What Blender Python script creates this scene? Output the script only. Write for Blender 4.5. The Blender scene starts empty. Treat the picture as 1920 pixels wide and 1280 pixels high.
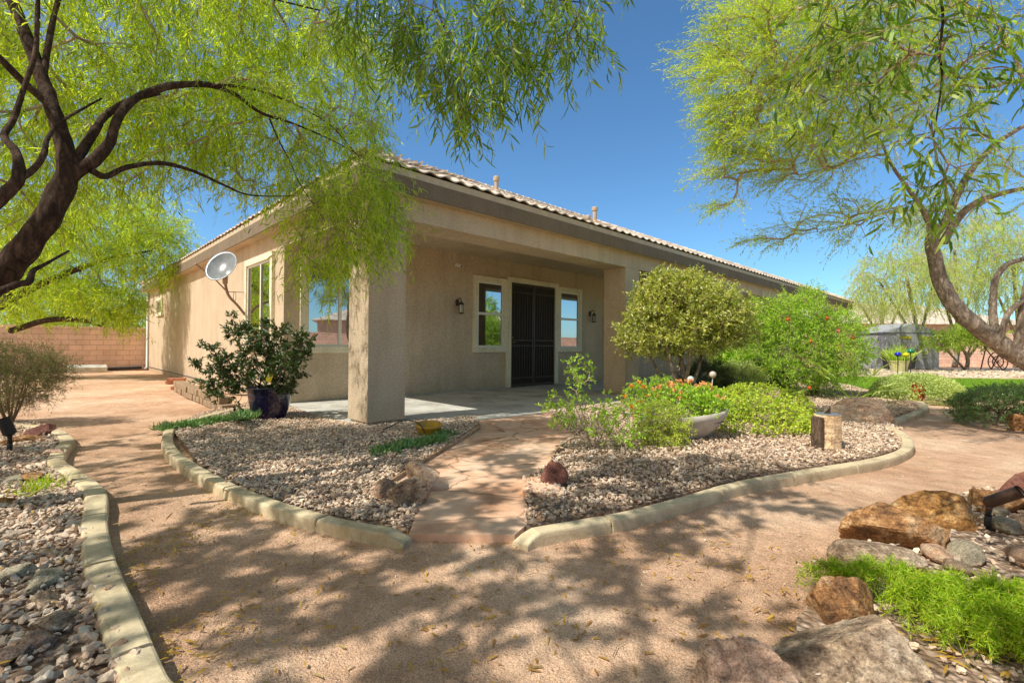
import bpy, bmesh, math
import numpy as np
from mathutils import Vector, noise as mnoise

sc = bpy.context.scene
COL = sc.collection
rng = np.random.default_rng(7)

# ------------------------------------------------------------------ survey of the place
# camera pose and house frame (metres). World: X right, Y away, Z up, ground z = 0
YAW, ROLL, PITCH, FPX, CAMH = math.radians(44.11), math.radians(.47), math.radians(.47), 904., 1.12
OX, OY = -1.89, 6.33
UX = np.array([math.cos(YAW), math.sin(YAW), 0.]); VX = np.array([-math.sin(YAW), math.cos(YAW), 0.])
O = np.array([OX, OY, 0.])
def ray(x, y):
    dx, dy = x - 960, y - 640
    a = dx*math.cos(ROLL) + dy*math.sin(ROLL); b = -dx*math.sin(ROLL) + dy*math.cos(ROLL)
    X, Z = a/FPX, -b/FPX
    return np.array([X, math.cos(PITCH) - Z*math.sin(PITCH), math.sin(PITCH) + Z*math.cos(PITCH)])
def G(x, y, z=0.):            # survey point on the ground (height z)
    r = ray(x, y); return r*((z - CAMH)/r[2]) + [0, 0, CAMH]
def A(x, y, Y):               # survey point at distance Y
    r = ray(x, y); return r*(Y/r[1]) + [0, 0, CAMH]
def H(u, v, z): return O + u*UX + v*VX + [0, 0, z]
SUN = -0.78*UX + 0.10*VX + np.array([0, 0, 1.]); SUN /= np.linalg.norm(SUN)   # towards the sun
def unit(a): return a/np.maximum(np.linalg.norm(a, axis=-1, keepdims=True), 1e-9)

# ------------------------------------------------------------------ mesh helpers
def mesh_np(name, V, polys, smooth=False):
    """V (n,3); polys list of int arrays (m,k)"""
    me = bpy.data.meshes.new(name)
    V = np.asarray(V, dtype=np.float32).reshape(-1, 3)
    me.vertices.add(len(V)); me.vertices.foreach_set('co', V.ravel())
    polys = [np.asarray(p, dtype=np.int32) for p in polys if len(p)]
    li = np.concatenate([p.ravel() for p in polys]); tot = np.concatenate([np.full(len(p), p.shape[1], np.int32) for p in polys])
    st = np.concatenate([[0], np.cumsum(tot)[:-1]]).astype(np.int32)
    me.loops.add(len(li)); me.loops.foreach_set('vertex_index', li)
    me.polygons.add(len(tot)); me.polygons.foreach_set('loop_start', st); me.polygons.foreach_set('loop_total', tot)
    me.polygons.foreach_set('use_smooth', np.full(len(tot), bool(smooth)))
    me.update(calc_edges=True); me.validate()
    return me
class MB:
    """collects shapes as (V, polys) in parent space"""
    def __init__(s): s.V = []; s.P = {}; s.n = 0
    def add(s, V, *polys):
        V = np.asarray(V, float).reshape(-1, 3); s.V.append(V)
        for p in polys:
            p = np.asarray(p, int)
            if len(p): s.P.setdefault(p.shape[1], []).append(p + s.n)
        s.n += len(V); return s
    def box(s, a, b, bev=0.):
        x0, y0, z0 = a; x1, y1, z1 = b
        if bev <= 0:
            V = [(x0,y0,z0),(x1,y0,z0),(x1,y1,z0),(x0,y1,z0),(x0,y0,z1),(x1,y0,z1),(x1,y1,z1),(x0,y1,z1)]
            return s.add(V, [(0,3,2,1),(4,5,6,7),(0,1,5,4),(1,2,6,5),(2,3,7,6),(3,0,4,7)])
        bm = bmesh.new(); bmesh.ops.create_cube(bm, size=1)
        for v in bm.verts: v.co = Vector(((x0+x1)/2+v.co.x*(x1-x0), (y0+y1)/2+v.co.y*(y1-y0), (z0+z1)/2+v.co.z*(z1-z0)))
        bmesh.ops.bevel(bm, geom=bm.edges[:], offset=bev, segments=2, affect='EDGES', profile=.6)
        return s.bm(bm)
    def bm(s, bm):
        bm.verts.index_update(); V = [v.co[:] for v in bm.verts]; d = {}
        for f in bm.faces: d.setdefault(len(f.verts), []).append([v.index for v in f.verts])
        bm.free(); return s.add(V, *d.values())
    def tube(s, pts, rad, k=8, rough=0., cap=True, jit=None):
        pts = np.asarray(pts, float); n = len(pts); rad = np.broadcast_to(np.asarray(rad, float), (n,))
        T = unit(np.gradient(pts, axis=0)); ref = np.array([.13, .31, .94]) if abs(T[0][2]) < .9 else np.array([1., .1, 0.])
        N = unit(np.cross(T[0], ref)); R = []
        for i in range(n):
            N = unit(N - T[i]*(N@T[i])); B = np.cross(T[i], N); a = np.arange(k)/k*2*math.pi
            rr = rad[i]*np.ones(k)
            if rough:
                for j in range(k):
                    q = pts[i] + (math.cos(a[j])*N + math.sin(a[j])*B)*rad[i]
                    rr[j] *= 1 + rough*(mnoise.noise(Vector(q*9)) + .6*mnoise.noise(Vector(q*26)))
            R.append(pts[i] + rr[:, None]*(np.cos(a)[:, None]*N + np.sin(a)[:, None]*B))
        V = np.concatenate(R); i = np.arange(n-1)[:, None]*k; j = np.arange(k); j2 = (j+1) % k
        q = np.stack([i+j, i+j2, i+k+j2, i+k+j], -1).reshape(-1, 4)
        s.add(V, q)
        if cap:
            s.P.setdefault(k, []).append(np.array([list(range(k))[::-1], [k*(n-1)+t for t in range(k)]]) + s.n - len(V))
        return s
    def lathe(s, prof, c=(0, 0, 0), k=32, sx=1., sy=1.):
        prof = np.asarray(prof, float); n = len(prof); a = np.arange(k)/k*2*math.pi
        V = np.stack([prof[:, 0][:, None]*np.cos(a)*sx + c[0], prof[:, 0][:, None]*np.sin(a)*sy + c[1], np.repeat(prof[:, 1][:, None], k, 1) + c[2]], -1).reshape(-1, 3)
        i = np.arange(n-1)[:, None]*k; j = np.arange(k); j2 = (j+1) % k
        return s.add(V, np.stack([i+j, i+j2, i+k+j2, i+k+j], -1).reshape(-1, 4))
    def sphere(s, c, r, seg=16, rings=10, sc=(1, 1, 1)):
        a = np.linspace(-math.pi/2, math.pi/2, rings+1); pr = [(max(1e-4, math.cos(t))*r, math.sin(t)*r*sc[2]) for t in a]
        return s.lathe(pr, c, seg, sc[0], sc[1])
    def build(s, name, mat, parent=None, off=None, smooth=False):
        V = np.concatenate(s.V)
        if off is not None: V = V - np.asarray(off)
        return link(name, mesh_np(name, V, [np.concatenate(p) for p in s.P.values()], smooth), mat, parent)
def link(name, me, mat, parent=None):
    o = bpy.data.objects.new(name, me); COL.objects.link(o)
    if mat: me.materials.append(mat)
    if parent: o.parent = parent
    return o
def tag(o, label=None, cat=None, group=None, kind=None):
    if label: o['label'] = label
    if cat: o['category'] = cat
    if group: o['group'] = group
    if kind: o['kind'] = kind
    return o
def thing(name, label, cat, loc=(0, 0, 0), rz=0., group=None):
    o = bpy.data.objects.new(name, None); COL.objects.link(o); o.location = loc; o.rotation_euler = (0, 0, rz)
    o.empty_display_size = .1
    return tag(o, label, cat, group)
def copy_tree(o, parent=None):
    c = o.copy(); COL.objects.link(c); c.parent = parent
    for ch in list(o.children): copy_tree(ch, c)
    return c

# ------------------------------------------------------------------ materials
class NT:
    def __init__(s, name):
        m = bpy.data.materials.new(name); m.use_nodes = True; s.m = m; s.t = m.node_tree; s.t.nodes.clear()
        s.out = s.n('ShaderNodeOutputMaterial'); s.b = s.n('ShaderNodeBsdfPrincipled'); s.l(s.b.outputs[0], s.out.inputs[0])
        s.tc = s.n('ShaderNodeTexCoord')
    def n(s, t, **k):
        x = s.t.nodes.new(t)
        for a, v in k.items(): setattr(x, a, v)
        return x
    def l(s, a, b): s.t.links.new(a, b)
    def val(s, x, i, v): x.inputs[i].default_value = v
    def noise(s, scale, detail=4, rough=.6, co=None, dist=0., kind='ShaderNodeTexNoise'):
        x = s.n(kind); x.inputs['Scale'].default_value = scale
        if kind == 'ShaderNodeTexNoise':
            x.inputs['Detail'].default_value = detail; x.inputs['Roughness'].default_value = rough; x.inputs['Distortion'].default_value = dist
        s.l(co if co else s.tc.outputs['Object'], x.inputs['Vector']); return x
    def ramp(s, src, stops, interp='LINEAR'):
        r = s.n('ShaderNodeValToRGB'); r.color_ramp.interpolation = interp; e = r.color_ramp.elements
        while len(e) > 1: e.remove(e[-1])
        e[0].position = stops[0][0]; e[0].color = c4(stops[0][1])
        for p, c in stops[1:]:
            q = e.new(p); q.color = c4(c)
        s.l(src, r.inputs[0]); return r.outputs[0]
    def mix(s, f, a, b, mode='MIX'):
        x = s.n('ShaderNodeMix', data_type='RGBA', blend_type=mode)
        for sock, v in ((x.inputs[0], f), (x.inputs[6], a), (x.inputs[7], b)):
            if isinstance(v, (int, float)): sock.default_value = v
            elif isinstance(v, (tuple, list)): sock.default_value = c4(v)
            else: s.l(v, sock)
        return x.outputs[2]
    def math(s, op, a, b=0.):
        x = s.n('ShaderNodeMath', operation=op)
        for i, v in enumerate((a, b)):
            if isinstance(v, (int, float)): x.inputs[i].default_value = v
            else: s.l(v, x.inputs[i])
        return x.outputs[0]
    def bump(s, h, dist=.01, st=1., nrm=None):
        x = s.n('ShaderNodeBump'); x.inputs['Distance'].default_value = dist; x.inputs['Strength'].default_value = st
        s.l(h, x.inputs['Height'])
        if nrm: s.l(nrm, x.inputs['Normal'])
        s.l(x.outputs[0], s.b.inputs['Normal']); return x.outputs[0]
    def base(s, c, rough=.8, metal=0., spec=.3):
        if isinstance(c, (tuple, list)): s.b.inputs['Base Color'].default_value = c4(c)
        else: s.l(c, s.b.inputs['Base Color'])
        if isinstance(rough, (int, float)): s.b.inputs['Roughness'].default_value = rough
        else: s.l(rough, s.b.inputs['Roughness'])
        s.b.inputs['Metallic'].default_value = metal; s.b.inputs['Specular IOR Level'].default_value = spec
def c4(c): return (c[0], c[1], c[2], 1.)
def mul(c, k): return tuple(x*k for x in c)

def m_stucco(name, c):
    t = NT(name); a = t.noise(1.3, 5, .6); col = t.ramp(a.outputs[0], [(.3, mul(c, .88)), (.7, mul(c, 1.08))])
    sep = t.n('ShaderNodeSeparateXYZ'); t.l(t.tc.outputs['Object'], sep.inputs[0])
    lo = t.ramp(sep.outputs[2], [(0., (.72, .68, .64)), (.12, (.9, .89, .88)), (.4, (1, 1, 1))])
    g = t.noise(48, 4, .7); spk = t.ramp(g.outputs[0], [(.36, (.75, .74, .73)), (.52, (1., 1., 1.)), (.66, (1.16, 1.15, 1.14))])
    mp = t.n('ShaderNodeMapping'); mp.inputs['Scale'].default_value = (3., 3., .35); t.l(t.tc.outputs['Object'], mp.inputs[0]); st = t.noise(1.6, 5, .65, mp.outputs[0]); col = t.mix(.7, col, t.ramp(st.outputs[0], [(.34, (.84, .82, .79)), (.55, (1., 1., 1.))]), 'MULTIPLY')
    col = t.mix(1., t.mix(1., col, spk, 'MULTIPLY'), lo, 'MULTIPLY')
    t.base(col, .9, 0, .15); h = t.noise(60, 4, .7); t.bump(h.outputs[0], .014, .9); return t.m
def m_plain(name, c, rough=.6, metal=0., spec=.4, var=.12, scale=6., bump=.0, bs=60.):
    t = NT(name); a = t.noise(scale, 4, .6); col = t.ramp(a.outputs[0], [(.3, mul(c, 1-var)), (.7, mul(c, 1+var))])
    t.base(col, rough, metal, spec)
    if bump: t.bump(t.noise(bs, 4, .6).outputs[0], bump, .7)
    return t.m
def m_dirt():
    t = NT('dirt'); a = t.noise(.7, 6, .6); b = t.noise(5, 5, .65); c = t.noise(130, 3, .7); d = t.noise(330, 2, .6)
    col = t.ramp(a.outputs[0], [(.3, (.54, .325, .20)), (.5, (.74, .495, .325)), (.72, (.92, .71, .51))])
    col = t.mix(1., col, t.ramp(b.outputs[0], [(.3, (.8, .78, .76)), (.65, (1.08, 1.08, 1.08))]), 'MULTIPLY')
    col = t.mix(1., col, t.ramp(c.outputs[0], [(.3, (.55, .52, .5)), (.5, (1, 1, 1)), (.68, (1.35, 1.32, 1.3))]), 'MULTIPLY')
    col = t.mix(.6, col, t.ramp(d.outputs[0], [(.35, (.5, .5, .5)), (.6, (1.25, 1.25, 1.25))]), 'MULTIPLY')
    v = t.noise(60, kind='ShaderNodeTexVoronoi'); pt = t.ramp(v.outputs['Distance'], [(.0, (1, 1, 1)), (.16, (0, 0, 0))])
    w = t.noise(1.7, 3, .5); pale = t.ramp(w.outputs[0], [(.66, (0, 0, 0)), (.78, (1, 1, 1))])
    col = t.mix(t.math('MULTIPLY', pale, .45), col, (.52, .44, .36))
    t.base(col, .95, 0, .1)
    n1 = t.bump(b.outputs[0], .09, .6); n2 = t.bump(c.outputs[0], .012, .9, n1); t.bump(pt, .006, .6, n2)
    return t.m
def m_gravelbase():
    t = NT('gravel_bed_soil'); v = t.noise(28, kind='ShaderNodeTexVoronoi'); n = t.noise(3, 4, .6)
    col = t.ramp(v.outputs['Color'], [(.1, (.40, .29, .21)), (.5, (.58, .45, .34)), (.9, (.7, .58, .46))])
    col = t.mix(1., col, t.ramp(v.outputs['Distance'], [(.1, (1, 1, 1)), (.6, (.5, .45, .4))]), 'MULTIPLY')
    t.base(col, .95, 0, .1); t.bump(t.math('SUBTRACT', 1., v.outputs['Distance']), .03, 1.); return t.m
def m_stone(name, stops, tint=(1, 1, 1)):
    t = NT(name); g = t.n('ShaderNodeNewGeometry'); col = t.ramp(g.outputs['Random Per Island'], [(p, tuple(a*b for a, b in zip(c, tint))) for p, c in stops])
    a = t.noise(45, 4, .7); col = t.mix(.8, col, t.ramp(a.outputs[0], [(.3, (.68, .64, .6)), (.6, (1.1, 1.1, 1.1))]), 'MULTIPLY')
    t.base(col, .85, 0, .2); t.bump(a.outputs[0], .006, .6); return t.m
def m_rock(name, c1, c2, c3, sc_=6., dark=.5):
    sc_ *= 1.7; t = NT(name); a = t.noise(sc_, 7, .68, dist=.6); b = t.noise(sc_*3.2, 6, .7, dist=.3); c = t.noise(sc_*12, 4, .7)
    col = t.ramp(a.outputs[0], [(.3, c1), (.5, c2), (.68, c3)])
    col = t.mix(1., col, t.ramp(b.outputs[0], [(.32, (dark, dark*.92, dark*.86)), (.52, (1, 1, 1)), (.75, (1.2, 1.17, 1.1))]), 'MULTIPLY')
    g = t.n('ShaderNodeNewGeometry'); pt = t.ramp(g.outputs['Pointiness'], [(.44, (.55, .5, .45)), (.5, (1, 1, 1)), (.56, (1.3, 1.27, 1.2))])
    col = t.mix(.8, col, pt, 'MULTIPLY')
    col = t.mix(.85, col, t.ramp(c.outputs[0], [(.34, (.5, .46, .42)), (.5, (1, 1, 1)), (.68, (1.4, 1.36, 1.28))]), 'MULTIPLY')
    mp = t.n('ShaderNodeMapping'); mp.inputs['Scale'].default_value = (1., 1.6, 5.); mp.inputs['Rotation'].default_value = (.5, .3, .2); t.l(t.tc.outputs['Object'], mp.inputs[0])
    sv = t.noise(sc_*1.1, 6, .75, mp.outputs[0], .5); col = t.mix(.7, col, t.ramp(sv.outputs[0], [(.4, (.6, .55, .5)), (.5, (1, 1, 1)), (.6, (1.25, 1.2, 1.1))]), 'MULTIPLY')
    t.base(col, .8, 0, .3); n0 = t.bump(sv.outputs[0], .03, .7); n1 = t.bump(b.outputs[0], .03, .9, n0); t.bump(c.outputs[0], .01, .9, n1); return t.m
def m_concrete(name='curb_concrete', c=(.64, .54, .35), sc_=4.):
    t = NT(name); a = t.noise(sc_, 6, .65); b = t.noise(60, 4, .7)
    col = t.ramp(a.outputs[0], [(.28, mul(c, .72)), (.5, c), (.72, mul(c, 1.2))])
    col = t.mix(.7, col, t.ramp(b.outputs[0], [(.3, (.8, .79, .77)), (.6, (1.06, 1.06, 1.06))]), 'MULTIPLY')
    v = t.n('ShaderNodeTexVoronoi', feature='DISTANCE_TO_EDGE'); v.inputs['Scale'].default_value = .55; t.l(t.tc.outputs['Object'], v.inputs['Vector'])
    st = t.noise(1.7, 5, .7, dist=.8); col = t.mix(.75, col, t.ramp(st.outputs[0], [(.36, (.62, .58, .5)), (.5, (1., 1., 1.)), (.66, (1.12, 1.1, 1.06))]), 'MULTIPLY')
    t.base(col, .85, 0, .2); n1 = t.bump(a.outputs[0], .008, .5); t.bump(b.outputs[0], .004, .7, n1); return t.m
def m_stamped():
    t = NT('stamped_concrete'); n = t.noise(1.6, 5, .65, dist=.5); b = t.noise(9, 5, .6)
    col = t.ramp(n.outputs[0], [(.28, (.52, .28, .16)), (.46, (.74, .47, .30)), (.6, (.84, .60, .42)), (.75, (.64, .50, .38))])
    col = t.mix(.6, col, t.ramp(b.outputs[0], [(.3, (.72, .68, .66)), (.65, (1.12, 1.1, 1.08))]), 'MULTIPLY')
    mp = t.n('ShaderNodeMapping'); mp.inputs['Scale'].default_value = (1.5, 2.3, 1.5); t.l(t.tc.outputs['Object'], mp.inputs[0])
    wn = t.n('ShaderNodeTexNoise'); wn.inputs['Scale'].default_value = 4.; t.l(mp.outputs[0], wn.inputs['Vector'])
    wp = t.n('ShaderNodeMix', data_type='RGBA'); wp.inputs[0].default_value = .16; t.l(mp.outputs[0], wp.inputs[6]); t.l(wn.outputs['Color'], wp.inputs[7])
    v = t.n('ShaderNodeTexVoronoi', feature='DISTANCE_TO_EDGE'); v.inputs['Scale'].default_value = 1.; t.l(wp.outputs[2], v.inputs['Vector'])
    gro = t.ramp(v.outputs['Distance'], [(.0, (.35, .3, .27)), (.008, (.62, .56, .52)), (.022, (1, 1, 1))])
    msk = t.ramp(t.noise(1.1, 3, .5).outputs[0], [(.4, (.15, .15, .15)), (.6, (1, 1, 1))])
    col = t.mix(msk, col, t.mix(1., col, gro, 'MULTIPLY'))
    t.base(col, .75, 0, .3); n1 = t.bump(gro, .012, .8); t.bump(b.outputs[0], .01, .6, n1); return t.m
def m_block(name, c):
    t = NT(name); br = t.n('ShaderNodeTexBrick'); br.offset = .5
    mp = t.n('ShaderNodeMapping'); mp.inputs['Rotation'].default_value = (math.radians(90), 0, 0); t.l(t.tc.outputs['Object'], mp.inputs[0])
    t.l(mp.outputs[0], br.inputs['Vector']); br.inputs['Scale'].default_value = 1.
    br.inputs['Brick Width'].default_value = .4; br.inputs['Row Height'].default_value = .2; br.inputs['Mortar Size'].default_value = .006
    br.inputs['Mortar Smooth'].default_value = .3; br.inputs['Bias'].default_value = 0.
    br.inputs['Color1'].default_value = c4(mul(c, 1.06)); br.inputs['Color2'].default_value = c4(mul(c, .9)); br.inputs['Mortar'].default_value = c4(mul(c, .62))
    a = t.noise(2.2, 6, .7); col = t.mix(.8, br.outputs[0], t.ramp(a.outputs[0], [(.3, (.8, .77, .74)), (.6, (1.08, 1.06, 1.05))]), 'MULTIPLY')
    t.base(col, .9, 0, .15)
    h = t.math('SUBTRACT', t.math('MULTIPLY', t.noise(60, 4, .7).outputs[0], .35), br.outputs['Fac']); t.bump(h, .012, .9); return t.m
def m_leaf(name, cols, trans=.5, tint=(1.5, 1.5, .7), gloss=.5):
    t = NT(name); g = t.n('ShaderNodeNewGeometry'); n = len(cols)
    col = t.ramp(g.outputs['Random Per Island'], [(i/(max(1, n-1)), c) for i, c in enumerate(cols)])
    a = t.noise(1.4, 3, .6); col = t.mix(.7, col, t.ramp(a.outputs[0], [(.3, (.72, .76, .7)), (.7, (1.22, 1.16, 1.1))]), 'MULTIPLY')
    t.base(col, .45, 0, gloss); tr = t.n('ShaderNodeBsdfTranslucent'); t.l(t.mix(1., col, tint, 'MULTIPLY'), tr.inputs[0])
    mx = t.n('ShaderNodeMixShader'); mx.inputs[0].default_value = trans; t.l(t.b.outputs[0], mx.inputs[1]); t.l(tr.outputs[0], mx.inputs[2])
    t.l(mx.outputs[0], t.out.inputs[0]); return t.m
def m_bark(name, c1, c2, sc_=1.):
    t = NT(name); mp = t.n('ShaderNodeMapping'); mp.inputs['Scale'].default_value = (1, 1, .45); t.l(t.tc.outputs['Object'], mp.inputs[0])
    a = t.noise(26*sc_, 6, .75, mp.outputs[0], .7); b = t.noise(3, 4, .6); v = t.n('ShaderNodeTexVoronoi'); v.inputs['Scale'].default_value = 30*sc_; t.l(mp.outputs[0], v.inputs['Vector'])
    col = t.ramp(a.outputs[0], [(.32, mul(c1, .5)), (.48, c1), (.68, c2)])
    col = t.mix(.8, col, t.ramp(b.outputs[0], [(.3, (.7, .68, .66)), (.65, (1.2, 1.15, 1.1))]), 'MULTIPLY')
    t.base(col, .9, 0, .2); n1 = t.bump(a.outputs[0], .03, 1.); t.bump(v.outputs['Distance'], .012, .8, n1); return t.m
def m_glass(name, dark=(.012, .014, .014), refl=.45):
    t = NT(name); t.base(dark, .15, 0, .5); g = t.n('ShaderNodeBsdfGlossy'); g.inputs['Roughness'].default_value = .012; g.inputs['Color'].default_value = (.9, .95, 1, 1)
    mx = t.n('ShaderNodeMixShader'); fr = t.n('ShaderNodeFresnel'); fr.inputs['IOR'].default_value = 1.5
    t.l(t.math('ADD', fr.outputs[0], refl), mx.inputs[0]); t.l(t.b.outputs[0], mx.inputs[1]); t.l(g.outputs[0], mx.inputs[2])
    wv = t.noise(.9, 2, .5); bp = t.n('ShaderNodeBump'); bp.inputs['Distance'].default_value = .004; bp.inputs['Strength'].default_value = .3
    t.l(wv.outputs[0], bp.inputs['Height']); t.l(bp.outputs[0], g.inputs['Normal'])
    t.l(mx.outputs[0], t.out.inputs[0]); return t.m
def m_tile():
    t = NT('roof_tile'); g = t.noise(3.5, 4, .6); b = t.noise(30, 4, .7)
    v = t.n('ShaderNodeTexVoronoi'); v.inputs['Scale'].default_value = 3.1; t.l(t.tc.outputs['Object'], v.inputs['Vector'])
    col = t.ramp(v.outputs['Color'], [(.1, (.48, .40, .32)), (.5, (.64, .55, .45)), (.9, (.80, .71, .59))])
    col = t.mix(.6, col, t.ramp(g.outputs[0], [(.3, (.75, .73, .7)), (.65, (1.12, 1.1, 1.08))]), 'MULTIPLY')
    t.base(col, .9, 0, .15); t.bump(b.outputs[0], .01, .7); return t.m

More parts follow.
